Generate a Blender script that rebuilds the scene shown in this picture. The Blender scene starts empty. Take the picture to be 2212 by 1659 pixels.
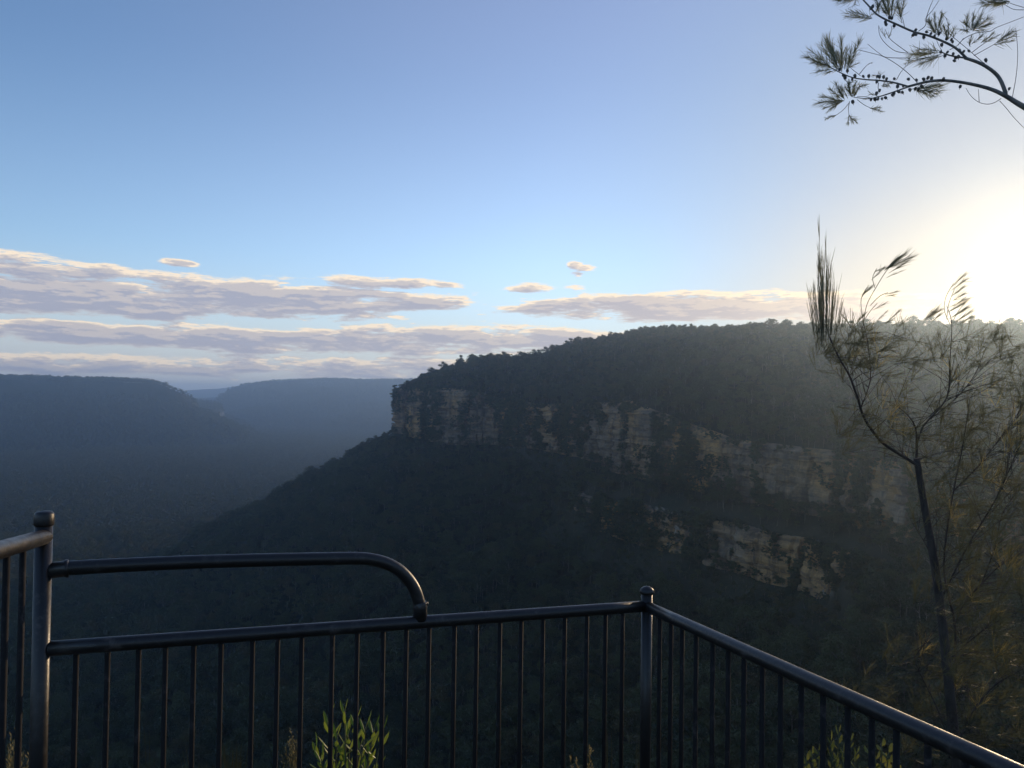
import bpy, math, random
import numpy as np
from mathutils import Vector, Matrix

random.seed(7)
RNG = np.random.default_rng(11)
R = math.radians
scene = bpy.context.scene
COL = scene.collection

# ------------------------------------------------------------------ camera
EYE = Vector((0.0, 0.0, 1.7))
PITCH, ROLL = R(1.0), R(0.8)
cam_d = bpy.data.cameras.new('camera')
cam_d.lens, cam_d.sensor_width = 27.0, 36.0
cam_d.clip_start, cam_d.clip_end = 0.05, 40000.0
cam = bpy.data.objects.new('camera', cam_d)
COL.objects.link(cam)
CM = Matrix.Rotation(R(90) + PITCH, 4, 'X') @ Matrix.Rotation(ROLL, 4, 'Z')
cam.matrix_world = Matrix.Translation(EYE) @ CM
scene.camera = cam
FPX = 1659.0


def ray(px, py):
    d = CM.to_3x3() @ Vector(((px - 1106.0) / FPX, -(py - 829.5) / FPX, -1.0))
    return d


def at(px, py, Y):
    d = ray(px, py)
    return EYE + d * (Y / d.y)


def sightline(px, py):
    d = ray(px, py)
    h = math.hypot(d.x, d.y)
    return math.atan2(d.x, d.y), d.z / h


# ------------------------------------------------------------------ helpers
def tag(o, label=None, cat=None, group=None, kind=None):
    if label:
        o['label'] = label
    if cat:
        o['category'] = cat
    if group:
        o['group'] = group
    if kind:
        o['kind'] = kind
    return o


def empty(name, loc=(0, 0, 0), rz=0.0):
    o = bpy.data.objects.new(name, None)
    o.empty_display_size = 0.2
    o.location = loc
    o.rotation_euler = (0, 0, rz)
    COL.objects.link(o)
    return o


class MB:
    """collects verts and faces of one mesh"""

    def __init__(self):
        self.v, self.f, self.m = [], [], []

    def tube(self, pts, rad, n=6, mat=0, cap=True):
        pts = [Vector(p) for p in pts]
        k = len(pts)
        if not hasattr(rad, '__len__'):
            rad = [rad] * k
        b = len(self.v)
        t0 = (pts[1] - pts[0]).normalized()
        ref = Vector((0, 0, 1)) if abs(t0.z) < .9 else Vector((1, 0, 0))
        u = t0.cross(ref).normalized()
        for i in range(k):
            t = (pts[min(i + 1, k - 1)] - pts[max(i - 1, 0)]).normalized()
            u = (u - t * u.dot(t))
            if u.length < 1e-6:
                u = t.orthogonal()
            u.normalize()
            w = t.cross(u)
            for j in range(n):
                a = 2 * math.pi * j / n
                p = pts[i] + (u * math.cos(a) + w * math.sin(a)) * rad[i]
                self.v.append(p)
        for i in range(k - 1):
            for j in range(n):
                j2 = (j + 1) % n
                self.f.append((b + i * n + j, b + i * n + j2, b + (i + 1) * n + j2, b + (i + 1) * n + j))
                self.m.append(mat)
        if cap:
            self.f.append(tuple(b + j for j in reversed(range(n))))
            self.f.append(tuple(b + (k - 1) * n + j for j in range(n)))
            self.m += [mat, mat]

    def lathe(self, c, prof, n=20, axis=None, mat=0):
        """prof = (r, h) pairs up the axis"""
        c = Vector(c)
        ax = (axis or Vector((0, 0, 1))).normalized()
        u = ax.orthogonal().normalized()
        w = ax.cross(u)
        b = len(self.v)
        for r, h in prof:
            for j in range(n):
                a = 2 * math.pi * j / n
                self.v.append(c + ax * h + (u * math.cos(a) + w * math.sin(a)) * r)
        for i in range(len(prof) - 1):
            for j in range(n):
                j2 = (j + 1) % n
                self.f.append((b + i * n + j, b + i * n + j2, b + (i + 1) * n + j2, b + (i + 1) * n + j))
                self.m.append(mat)
        self.f.append(tuple(b + j for j in reversed(range(n))))
        self.f.append(tuple(b + (len(prof) - 1) * n + j for j in range(n)))
        self.m += [mat, mat]

    def poly(self, pts, mat=0):
        b = len(self.v)
        self.v += [Vector(p) for p in pts]
        self.f.append(tuple(range(b, b + len(pts))))
        self.m.append(mat)

    def leaf(self, p, d, L, W, up=None, bend=.25, mat=0):
        """a pointed leaf blade with a keel, made of four quads/triangles"""
        p, d = Vector(p), Vector(d).normalized()
        s = d.cross(up or Vector((random.uniform(-1, 1), random.uniform(-1, 1), random.uniform(-.2, 1))))
        if s.length < 1e-4:
            s = d.orthogonal()
        s.normalize()
        nrm = s.cross(d)
        prof = [(0, .08), (.22, .62), (.5, 1.0), (.78, .72), (1, .03)]
        b = len(self.v)
        for t, w in prof:
            q = p + d * (L * t) + nrm * (bend * L * t * t)
            for sg in (-1, 0, 1):
                self.v.append(q + s * (sg * W * w * .5) + nrm * (W * .18 * abs(sg) * w))
        for i in range(4):
            for j in range(2):
                a = b + i * 3 + j
                self.f.append((a, a + 1, a + 4, a + 3))
                self.m.append(mat)

    def build(self, name, mats, parent=None, smooth=True, link=True):
        me = bpy.data.meshes.new(name)
        me.from_pydata([tuple(v) for v in self.v], [], self.f)
        if not isinstance(mats, (list, tuple)):
            mats = [mats]
        for m in mats:
            me.materials.append(m)
        if len(mats) > 1:
            me.polygons.foreach_set('material_index', self.m)
        if smooth:
            me.polygons.foreach_set('use_smooth', [True] * len(self.f))
        me.update()
        o = bpy.data.objects.new(name, me)
        if link:
            COL.objects.link(o)
        if parent is not None:
            o.parent = parent
            o.matrix_parent_inverse = Matrix.Identity(4)
            o.location = -parent.location if parent.parent is None else (0, 0, 0)
        return o


def np_mesh(name, V, F, mats, midx=None, smooth=True):
    me = bpy.data.meshes.new(name)
    n = F.shape[1]
    me.vertices.add(len(V))
    me.vertices.foreach_set('co', V.astype(np.float32).ravel())
    me.loops.add(F.size)
    me.loops.foreach_set('vertex_index', F.astype(np.int32).ravel())
    me.polygons.add(len(F))
    me.polygons.foreach_set('loop_start', np.arange(0, F.size, n, dtype=np.int32))
    me.polygons.foreach_set('loop_total', np.full(len(F), n, dtype=np.int32))
    for m in mats:
        me.materials.append(m)
    if midx is not None:
        me.polygons.foreach_set('material_index', midx.astype(np.int32))
    me.update(calc_edges=True)
    me.polygons.foreach_set('use_smooth', np.full(len(F), smooth))
    me.validate()
    return me


def grid_faces(nr, nc, wrap=False):
    i, j = np.meshgrid(np.arange(nr - 1), np.arange(nc if wrap else nc - 1), indexing='ij')
    j2 = (j + 1) % nc
    return np.stack([i * nc + j, i * nc + j2, (i + 1) * nc + j2, (i + 1) * nc + j], -1).reshape(-1, 4)


# numpy value noise
def _h(ix, iy, s):
    n = (ix.astype(np.int64) * 374761393 + iy.astype(np.int64) * 668265263 + s * 974634777) & 0xFFFFFFFF
    n = ((n ^ (n >> 13)) * 1274126177) & 0xFFFFFFFF
    return ((n ^ (n >> 16)) & 0xFFFF) / 65535.0


def vnoise(x, y, s=0):
    ix, iy = np.floor(x), np.floor(y)
    fx, fy = x - ix, y - iy
    fx, fy = fx * fx * fx * (fx * (fx * 6 - 15) + 10), fy * fy * fy * (fy * (fy * 6 - 15) + 10)
    a, b = _h(ix, iy, s), _h(ix + 1, iy, s)
    c, d = _h(ix, iy + 1, s), _h(ix + 1, iy + 1, s)
    return (a + (b - a) * fx) * (1 - fy) + (c + (d - c) * fx) * fy


def fbm(x, y, s=0, o=4):
    t, a, w = 0, 1.0, 0
    for k in range(o):
        t = t + a * (vnoise(x * 2 ** k, y * 2 ** k, s + k * 17) - .5)
        w += a
        a *= .5
    return t / w * 2


def smin(a, b, k):
    h = np.clip(.5 + .5 * (b - a) / k, 0, 1)
    return b + (a - b) * h - k * h * (1 - h)


def smax(a, b, k):
    return -smin(-a, -b, k)


# ------------------------------------------------------------------ materials
def new_mat(name):
    m = bpy.data.materials.new(name)
    m.use_nodes = True
    nt = m.node_tree
    nt.nodes.clear()
    out = nt.nodes.new('ShaderNodeOutputMaterial')
    return m, nt, out


def N(nt, t, **kw):
    n = nt.nodes.new(t)
    for k, v in kw.items():
        setattr(n, k, v)
    return n


def math_n(nt, op, a, b=None, c=None, clamp=False):
    n = nt.nodes.new('ShaderNodeMath')
    n.operation = op
    n.use_clamp = clamp
    for i, x in enumerate((a, b, c)):
        if x is None:
            continue
        if isinstance(x, (int, float)):
            n.inputs[i].default_value = x
        else:
            nt.links.new(x, n.inputs[i])
    return n.outputs[0]


def mixc(nt, fac, a, b, mode='MIX'):
    n = nt.nodes.new('ShaderNodeMix')
    n.data_type = 'RGBA'
    n.blend_type = mode
    for s, x in ((n.inputs[0], fac), (n.inputs[6], a), (n.inputs[7], b)):
        if isinstance(x, (int, float)):
            s.default_value = x
        elif isinstance(x, tuple):
            s.default_value = x + (1,) if len(x) == 3 else x
        else:
            nt.links.new(x, s)
    return n.outputs[2]


def noise_n(nt, vec, scale, detail=4, rough=.55):
    n = nt.nodes.new('ShaderNodeTexNoise')
    n.inputs['Scale'].default_value = scale
    n.inputs['Detail'].default_value = detail
    n.inputs['Roughness'].default_value = rough
    if vec is not None:
        nt.links.new(vec, n.inputs['Vector'])
    return n.outputs[0]


def mapr(nt, v, a, b, c=0.0, d=1.0, smooth=True):
    n = nt.nodes.new('ShaderNodeMapRange')
    n.interpolation_type = 'SMOOTHSTEP' if smooth else 'LINEAR'
    nt.links.new(v, n.inputs[0])
    for i, x in enumerate((a, b, c, d)):
        n.inputs[i + 1].default_value = x
    return n.outputs[0]


def vscale(nt, vec, s):
    n = nt.nodes.new('ShaderNodeMapping')
    n.inputs['Scale'].default_value = s
    nt.links.new(vec, n.inputs['Vector'])
    return n.outputs[0]


def foliage_mat(name, c1, c2, trans=.35, nscale=.25, rough=.6, tcol=None, dry=0.0):
    m, nt, out = new_mat(name)
    oi = N(nt, 'ShaderNodeObjectInfo')
    g = N(nt, 'ShaderNodeNewGeometry')
    nz = noise_n(nt, g.outputs['Position'], nscale, 3)
    f = math_n(nt, 'ADD', math_n(nt, 'MULTIPLY', oi.outputs['Random'], .6), math_n(nt, 'MULTIPLY', nz, .55))
    f = mapr(nt, f, .2, .95)
    col = mixc(nt, f, c1, c2)
    col = mixc(nt, mapr(nt, math_n(nt, 'FRACT', math_n(nt, 'MULTIPLY', oi.outputs['Random'], 7.3)), .78, .95, 0.0, dry), col, (c2[0] * 1.25, c2[1] * .85, c2[2] * .9))
    b = N(nt, 'ShaderNodeBsdfPrincipled')
    b.inputs['Roughness'].default_value = rough
    b.inputs['Specular IOR Level'].default_value = .3
    nt.links.new(col, b.inputs['Base Color'])
    t = N(nt, 'ShaderNodeBsdfTranslucent')
    tc = mixc(nt, .5, col, tcol or (min(c2[0] * 2.5, 1), c2[1] * 2.2, c2[2] * .8))
    nt.links.new(tc, t.inputs['Color'])
    mx = N(nt, 'ShaderNodeMixShader')
    mx.inputs[0].default_value = trans
    nt.links.new(b.outputs[0], mx.inputs[1])
    nt.links.new(t.outputs[0], mx.inputs[2])
    nt.links.new(mx.outputs[0], out.inputs['Surface'])
    return m


def bark_mat(name, c1, c2, scale=6):
    m, nt, out = new_mat(name)
    g = N(nt, 'ShaderNodeTexCoord')
    v = vscale(nt, g.outputs['Object'], (1, 1, .25))
    nz = noise_n(nt, v, scale, 5, .65)
    col = mixc(nt, mapr(nt, nz, .35, .65), c1, c2)
    b = N(nt, 'ShaderNodeBsdfPrincipled')
    b.inputs['Roughness'].default_value = .8
    nt.links.new(col, b.inputs['Base Color'])
    bp = N(nt, 'ShaderNodeBump')
    bp.inputs['Strength'].default_value = .5
    bp.inputs['Distance'].default_value = .02
    nt.links.new(nz, bp.inputs['Height'])
    nt.links.new(bp.outputs[0], b.inputs['Normal'])
    nt.links.new(b.outputs[0], out.inputs['Surface'])
    return m


M_GUM = foliage_mat('gum_leaves', (.020, .036, .019), (.080, .092, .036), .22, .05, dry=.8)
M_FARGUM = foliage_mat('distant_gum_leaves', (.035, .05, .025), (.07, .08, .035), .2, .02)
M_GUMBARK = bark_mat('gum_bark', (.07, .06, .05), (.26, .23, .20), .8)
M_SHEOAK = foliage_mat('she_oak_needles', (.04, .052, .026), (.085, .088, .038), .28, 3, .5, (.36, .31, .12))
M_SHEOAK2 = foliage_mat('she_oak_branch_needles', (.10, .12, .10), (.17, .19, .15), .4, 6, .5)  # tone lifted over the sapling's needles to stand in for lens veil
M_SHOOT = foliage_mat('flare_paled_she_oak_shoots', (.10, .12, .08), (.18, .19, .13), .5, 6, .5, (.4, .38, .25))  # paler than the other needles: flare and backlight put into the colour
M_SHBARK = bark_mat('she_oak_bark', (.022, .018, .016), (.065, .053, .044), 14)
M_GLINT = foliage_mat('painted_backlight_needles', (.08, .08, .03), (.16, .13, .045), .6, 3, .5, (.62, .5, .18))  # golden copy of the needles, sun glints put into the colour
M_VEILBARK = bark_mat('veil_lightened_branch_bark', (.10, .095, .09), (.24, .22, .20), 20)  # bark lightened, lens veil over the branch put into its colour
M_CONE = bark_mat('cone_brown', (.09, .08, .075), (.18, .16, .14), 60)  # cone brown lightened for the same lens veil
M_LEAF = foliage_mat('bright_leaf', (.11, .18, .025), (.24, .29, .045), .42, 9, .4, (.5, .55, .08))
M_LEAF2 = foliage_mat('olive_leaf', (.07, .10, .025), (.15, .165, .04), .45, 9, .45, (.5, .45, .09))
M_GRASS = foliage_mat('dry_grass', (.08, .085, .04), (.19, .16, .08), .4, 12, .6, (.5, .4, .18))
M_STEM = bark_mat('green_stem', (.08, .09, .04), (.14, .13, .06), 30)
M_PETAL = foliage_mat('pale_petal', (.75, .72, .66), (.8, .78, .74), .4, 9, .5, (.8, .75, .65))


def metal_mat():
    m, nt, out = new_mat('dark_painted_steel')
    tc = N(nt, 'ShaderNodeTexCoord')
    nz = noise_n(nt, tc.outputs['Object'], 26, 6, .7)
    nz2 = noise_n(nt, tc.outputs['Object'], 4, 4, .6)
    f = math_n(nt, 'MULTIPLY', mapr(nt, nz, .52, .7), mapr(nt, nz2, .4, .65))
    col = mixc(nt, f, (.014, .0125, .0125), (.062, .052, .048))
    b = N(nt, 'ShaderNodeBsdfPrincipled')
    nt.links.new(col, b.inputs['Base Color'])
    nt.links.new(mapr(nt, nz, .3, .75, .33, .5), b.inputs['Roughness'])
    b.inputs['Specular IOR Level'].default_value = .5
    bp = N(nt, 'ShaderNodeBump')
    bp.inputs['Strength'].default_value = .25
    bp.inputs['Distance'].default_value = .003
    nt.links.new(noise_n(nt, tc.outputs['Object'], 90, 3), bp.inputs['Height'])
    nt.links.new(bp.outputs[0], b.inputs['Normal'])
    nt.links.new(b.outputs[0], out.inputs['Surface'])
    return m


M_STEEL = metal_mat()
M_BAR = metal_mat()
M_BAR.name = 'dull_painted_steel'
_b = [n for n in M_BAR.node_tree.nodes if n.type == 'BSDF_PRINCIPLED'][0]
M_BAR.node_tree.links.remove(_b.inputs['Roughness'].links[0])
_b.inputs['Roughness'].default_value = .75
_b.inputs['Specular IOR Level'].default_value = .18


def terrain_mat():
    m, nt, out = new_mat('forest_floor_and_scrub')
    g = N(nt, 'ShaderNodeNewGeometry')
    pos = g.outputs['Position']
    sep = N(nt, 'ShaderNodeSeparateXYZ')
    nt.links.new(g.outputs['Normal'], sep.inputs[0])
    big = noise_n(nt, pos, .02, 5)
    fine = noise_n(nt, pos, .35, 5, .7)
    col = mixc(nt, mapr(nt, big, .35, .65), (.028, .036, .020), (.050, .048, .028))
    col = mixc(nt, mapr(nt, fine, .5, .72), col, (.075, .068, .045))
    rock = mixc(nt, mapr(nt, noise_n(nt, vscale(nt, pos, (.05, .05, .5)), 1, 5, .7), .35, .65), (.17, .145, .12), (.40, .33, .26))
    steep = mapr(nt, sep.outputs[2], .30, .48, 1, 0)
    col = mixc(nt, steep, col, rock)
    b = N(nt, 'ShaderNodeBsdfPrincipled')
    b.inputs['Roughness'].default_value = .95
    b.inputs['Specular IOR Level'].default_value = .1
    nt.links.new(col, b.inputs['Base Color'])
    bp = N(nt, 'ShaderNodeBump')
    bp.inputs['Strength'].default_value = .6
    bp.inputs['Distance'].default_value = 1.0
    nt.links.new(fine, bp.inputs['Height'])
    nt.links.new(bp.outputs[0], b.inputs['Normal'])
    nt.links.new(b.outputs[0], out.inputs['Surface'])
    return m


def rock_mat():
    m, nt, out = new_mat('weathered_sandstone')
    g = N(nt, 'ShaderNodeNewGeometry')
    pos = g.outputs['Position']
    big = noise_n(nt, vscale(nt, pos, (.022, .022, .03)), 1, 4)
    strata = noise_n(nt, vscale(nt, pos, (.06, .06, .42)), 1, 6, .75)
    stain = noise_n(nt, vscale(nt, pos, (.11, .11, .014)), 1, 6, .7)
    fine = noise_n(nt, pos, .6, 6, .7)
    col = mixc(nt, mapr(nt, big, .38, .62), (.27, .19, .12), (.60, .335, .125))
    col = mixc(nt, mapr(nt, strata, .36, .55), mixc(nt, .65, col, (.07, .05, .04)), col)
    col = mixc(nt, mapr(nt, noise_n(nt, vscale(nt, pos, (.05, .05, .05)), 1, 3), .56, .7), col, (.40, .28, .17))
    col = mixc(nt, math_n(nt, 'MULTIPLY', mapr(nt, stain, .46, .62), .62), col, (.045, .036, .03))
    col = mixc(nt, mapr(nt, fine, .3, .75, 0, .35), col, (.12, .10, .08))
    b = N(nt, 'ShaderNodeBsdfPrincipled')
    b.inputs['Roughness'].default_value = .92
    b.inputs['Specular IOR Level'].default_value = .2
    nt.links.new(col, b.inputs['Base Color'])
    bp = N(nt, 'ShaderNodeBump')
    bp.inputs['Strength'].default_value = .9
    bp.inputs['Distance'].default_value = .6
    nt.links.new(math_n(nt, 'ADD', fine, math_n(nt, 'MULTIPLY', strata, 1.5)), bp.inputs['Height'])
    nt.links.new(bp.outputs[0], b.inputs['Normal'])
    nt.links.new(b.outputs[0], out.inputs['Surface'])
    return m


M_TERRAIN, M_ROCK = terrain_mat(), rock_mat()


# ------------------------------------------------------------------ terrain model
class Edge:
    """closed plateau outline with attributes carried along it"""

    def __init__(self, pts, step, wob=0.0, wl=60.0, seed=0, jog=0.0):
        P = np.array([p[:2] for p in pts], float)
        A = np.array([p[2:] for p in pts], float)
        n = len(P)
        outP, outA = [], []
        for i in range(n):
            p0, p1, p2, p3 = P[i - 1], P[i], P[(i + 1) % n], P[(i + 2) % n]
            L = np.linalg.norm(p2 - p1)
            k = int(min(max(2, round(L / step)), 160))
            for q in range(k):
                t = q / k
                c = .5 * ((2 * p1) + (-p0 + p2) * t + (2 * p0 - 5 * p1 + 4 * p2 - p3) * t * t + (-p0 + 3 * p1 - 3 * p2 + p3) * t ** 3)
                if L > 600:
                    c = p1 + (p2 - p1) * t
                outP.append(c)
                outA.append(A[i] * (1 - t) + A[(i + 1) % n] * t)
        P, A = np.array(outP), np.array(outA)
        T = np.roll(P, -1, 0) - np.roll(P, 1, 0)
        T /= np.linalg.norm(T, axis=1)[:, None] + 1e-9
        Nn = np.stack([T[:, 1], -T[:, 0]], 1)
        s = np.cumsum(np.linalg.norm(P - np.roll(P, 1, 0), axis=1))
        if wob:
            w = fbm(s / wl, s * 0 + seed, seed, 3) * wob
            if jog:
                w = w + (vnoise(s / 22.0, s * 0, seed + 5) > .62) * -jog * vnoise(s / 40., s * 0 + 3, seed + 9)
            P = P + Nn * w[:, None]
        self.P, self.A = P, A
        area = .5 * np.sum(P[:, 0] * np.roll(P[:, 1], -1) - np.roll(P[:, 0], -1) * P[:, 1])
        self.ccw = area > 0

    def query(self, X, Y):
        """signed distance (outside positive) and the attributes of the closest edge point"""
        P, Q = self.P, np.roll(self.P, -1, 0)
        A, B = self.A, np.roll(self.A, -1, 0)
        best = np.full(X.shape, 1e18)
        att = np.zeros(X.shape + (A.shape[1],))
        inside = np.zeros(X.shape, bool)
        for i in range(len(P)):
            ex, ey = Q[i] - P[i]
            dx, dy = X - P[i, 0], Y - P[i, 1]
            t = np.clip((dx * ex + dy * ey) / (ex * ex + ey * ey + 1e-12), 0, 1)
            d2 = (dx - ex * t) ** 2 + (dy - ey * t) ** 2
            m = d2 < best
            best[m] = d2[m]
            att[m] = A[i] + (B[i] - A[i]) * t[m][:, None]
            c = (P[i, 1] > Y) != (Q[i, 1] > Y)
            if c.any():
                xi = P[i, 0] + (Y - P[i, 1]) / (Q[i, 1] - P[i, 1] + 1e-30) * ex
                inside ^= c & (X < xi)
        d = np.sqrt(best)
        d[inside] *= -1
        return d, att


def epx(px, Y):
    p = at(px, 850, Y)
    return (p.x, p.y)


# the sandstone plateau across the gorge: x, y, cliff top z, cliff base z, lower cliff strength
mesa = Edge([
    epx(868, 905) + (9, -38, 0), epx(900, 855) + (10, -40, 0), epx(990, 815) + (9, -46, 0),
    epx(1080, 790) + (0, -44, 0), epx(1160, 735) + (-6, -44, 0), epx(1260, 690) + (-4, -48, .2), epx(1350, 620) + (-1, -56, .6),
    epx(1450, 580) + (-13, -58, 1), epx(1600, 520) + (-26, -60, 1), epx(1720, 470) + (-27, -61, 1),
    epx(1860, 420) + (-29, -62, 1), epx(1990, 370) + (-31, -62, .7), epx(2150, 330) + (-28, -54, .3),
    epx(2400, 290) + (-26, -50, 0), (330, 180, -20, -50, 0), (420, 40, -15, -40, 0), (900, -200, 0, -30, 0),
    (3500, -200, 20, 0, 0), (3500, 3000, 20, 0, 0), (1500, 2000, 20, -20, 0), (300, 1500, 15, -30, 0), (20, 1200, 10, -35, 0), (-95, 1010, 9, -37, 0),
], 9.0, wob=9, wl=45, seed=3, jog=9)
left_ridge = Edge([
    epx(455, 3650) + (-120,), epx(425, 3350) + (-55,), epx(398, 3150) + (-15,), epx(362, 3080) + (20,), epx(320, 3060) + (37,), epx(200, 2980) + (41,), epx(60, 2880) + (42,), epx(-120, 2760) + (40,),
    epx(-400, 2550) + (40,), (-4200, 2000, 45), (-8000, 2000, 45), (-8000, 5600, 40), (-2600, 5000, 40), (-1600, 4100, -60),
], 80, wob=55, wl=260, seed=21)
mid_ridge = Edge([
    (-4200, 6000, -140), epx(380, 5700) + (-130,), epx(455, 5700) + (-110,), epx(500, 5700) + (-40,), epx(545, 5700) + (40,), epx(585, 5600) + (82,), epx(680, 5500) + (100,), epx(800, 5400) + (97,),
    epx(930, 5300) + (104,), epx(1100, 5200) + (98,), epx(1500, 5000) + (90,), (4600, 5000, 90), (4900, 7600, 90), (-900, 7900, 80), (-4000, 7600, -120),
], 130, wob=90, wl=450, seed=31)
far_hills = Edge([
    (-9500, 9500, 0), epx(300, 9400) + (15,), epx(400, 9400) + (35,), epx(470, 9300) + (60,), epx(540, 9300) + (95,), epx(800, 9300) + (100,), (3000, 9300, 80), (3000, 11000, 60), (-9500, 11000, 20),
], 250, wob=90, wl=700, seed=41)
# our own lookout ledge
ledge = Edge([
    (-60, -60), (-60, -6), (-12, -1), (-3.4, 1.2), (-2.3, 2.2), (-1.2, 2.85), (.2, 3.25), (1.3, 3.2), (1.75, 2.4), (2.1, 1.2), (3.5, -.5), (20, -6), (90, -20), (90, -60),
], 1.2, wob=.22, wl=1.5, seed=51)

# tree-top skyline of the plateau, as directions
SKY = [(840, 890), (862, 850), (882, 832), (905, 806), (930, 795), (990, 776), (1060, 768), (1180, 759), (1205, 752), (1215, 742), (1270, 730), (1350, 712), (1420, 702), (1500, 698),
       (1580, 694), (1650, 690), (1900, 695), (2000, 695), (2212, 694), (2600, 700)]
_s = [sightline(*p) for p in SKY]
SKY_AZ, SKY_SL = np.array([a for a, b in _s]), np.array([b for a, b in _s])
TREE_H = 9.5

az_f = np.radians(np.arange(-42, 42.01, .12))
az_c = np.radians(np.concatenate([np.arange(-180, -42, 3.0), np.arange(44, 180, 3.0)]))
AZ = np.sort(np.concatenate([az_f, az_c]))
RR = np.concatenate([np.geomspace(.5, 100, 170)[:-1], np.arange(100, 1300, 2.4), np.geomspace(1300, 11000, 420)])


def mesa_in(d, att, cap):
    return smin(att[..., 0] + .5 * np.maximum(-d, 0), cap, 14)


def mesa_out(d, att):
    zt, zb, w = att[..., 0], att[..., 1], att[..., 2]
    d = np.maximum(d, 0)
    z = zt - (zt - zb) * np.clip(d / 3.0, 0, 1)
    zt2, zb2 = -75.0, -100.0
    w1 = np.maximum(zb - zt2, 8) / .75          # wooded ledge below the upper cliff
    d1 = np.clip((d - 3) / w1, 0, 1)
    z = z + (zt2 - zb) * d1
    w2 = 3 + (1 - w) * 34
    d2 = np.clip((d - 3 - w1) / w2, 0, 1)
    z = z + (zb2 - zt2) * d2
    d3 = np.maximum(d - 3 - w1 - w2, 0)
    return z - 450 * (1 - np.exp(-d3 * .60 / 450))


def cap_for(az):
    return np.interp(az, CAP_AZ, CAP_Z)


def other_z(X, Y):
    r = np.hypot(X, Y)
    z = np.full(X.shape, -640.0) + 60 * fbm(X / 500, Y / 500, 2)
    d, a = left_ridge.query(X, Y)
    rough = fbm(X / 420, Y / 420, 61, 5)
    o = np.maximum(d + rough * 150 * np.clip(d / 250, 0, 1), 0)
    zz = np.where(d < 0, a[..., 0] + 4 * fbm(X / 90, Y / 90, 71, 2), a[..., 0] - 45 * np.clip(d / 16, 0, 1) - 700 * (1 - np.exp(-o * .50 / 700)))
    z = smax(z, zz, 25)
    d, a = mid_ridge.query(X, Y)
    o = np.maximum(d + rough * 260 * np.clip(d / 300, 0, 1), 0)
    zz = np.where(d < 0, a[..., 0] + 5 * fbm(X / 120, Y / 120, 73, 2), a[..., 0] - 760 * (1 - np.exp(-o * .36 / 760)))
    z = smax(z, zz, 25)
    d, a = far_hills.query(X, Y)
    zz = np.where(d < 0, a[..., 0], a[..., 0] - 300 * (1 - np.exp(-np.maximum(d, 0) * .3 / 300)))
    return smax(z, zz, 20)


def ledge_z(X, Y):
    d, _ = ledge.query(X, Y)
    o = np.maximum(d, 0)
    z = -.9 * np.minimum(o, 2) - 1.7 * np.clip(o - 2, 0, 5) - 5.0 * np.clip(o - 7, 0, 10) - .8 * np.clip(o - 17, 0, 1e9)
    z = z + .05 * fbm(X / .5, Y / .5, 5, 3) + .35 * fbm(X / 3, Y / 3, 8, 3) * np.clip(o, 0, 1)
    return z


GX = np.outer(RR, np.sin(AZ))
GY = np.outer(RR, np.cos(AZ))
D_M, ATT_M = mesa.query(GX, GY)
# where the hill behind the cliffs must level off so that its trees make the skyline
CAP_AZ = np.radians(np.linspace(-10, 42, 120))
capz = []
for a in CAP_AZ:
    j = int(np.argmin(np.abs(AZ - a)))
    sl = np.interp(a, SKY_AZ, SKY_SL)
    zc = None
    zi = ATT_M[:, j, 0] + .5 * np.maximum(-D_M[:, j], 0)
    lim = 1.7 + sl * RR - TREE_H
    ok = (D_M[:, j] < 0) & (zi > lim) & (RR > 200)
    zc = lim[np.argmax(ok)] if ok.any() else np.nan
    capz.append(zc)
capz = np.array(capz)
good = ~np.isnan(capz)
CAP_Z = np.interp(CAP_AZ, CAP_AZ[good], capz[good])
ker = np.exp(-.5 * (np.arange(-3, 4) / 1.2) ** 2)
ker /= ker.sum()
CAP_Z = np.convolve(np.pad(CAP_Z, 3, 'edge'), ker, 'valid')


def height(X, Y, dm=None, am=None):
    if dm is None:
        dm, am = mesa.query(X, Y)
    cap = cap_for(np.arctan2(X, Y))
    dn = dm + np.clip(dm / 120, 0, 1) * 34 * fbm(X / 85, Y / 85, 13, 4)      # spurs and gullies in the talus
    z = np.where(dm < 0, mesa_in(dm, am, cap), mesa_out(dn, am))
    z = z + 1.2 * fbm(X / 14, Y / 14, 15, 3) * np.clip((np.abs(dm) - 4) / 10, 0, 1)
    z = smax(z, other_z(X, Y), 12)
    zl = ledge_z(X, Y)
    r = np.hypot(X, Y)
    z = np.where(r < 60, np.minimum(z, -200), z)
    return np.maximum(z, zl)


GZ = height(GX, GY, D_M, ATT_M)
V = np.stack([GX, GY, GZ], -1).reshape(-1, 3)
F = grid_faces(len(RR), len(AZ), wrap=True)
me = np_mesh('terrain', V, F[:, ::-1], [M_TERRAIN])
terrain = bpy.data.objects.new('terrain', me)
COL.objects.link(terrain)
tag(terrain, kind='structure')
# close the centre under the camera
mb = MB()
mb.poly([(math.sin(a) * .55, math.cos(a) * .55, .04) for a in np.linspace(0, 2 * math.pi, 24, endpoint=False)][::-1])
o = mb.build('ground', M_TERRAIN)
tag(o, kind='structure')

# line of sight: greatest elevation seen so far along each azimuth
SL = (GZ - 1.7) / RR[:, None]
RUN = np.maximum.accumulate(SL, 0)


def grid_lookup(G, X, Y):
    r, az = np.hypot(X, Y), np.arctan2(X, Y)
    i = np.clip(np.searchsorted(RR, r), 1, len(RR) - 1)
    j = np.clip(np.searchsorted(AZ, az), 1, len(AZ) - 1)
    return G[i - 1, j]


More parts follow.
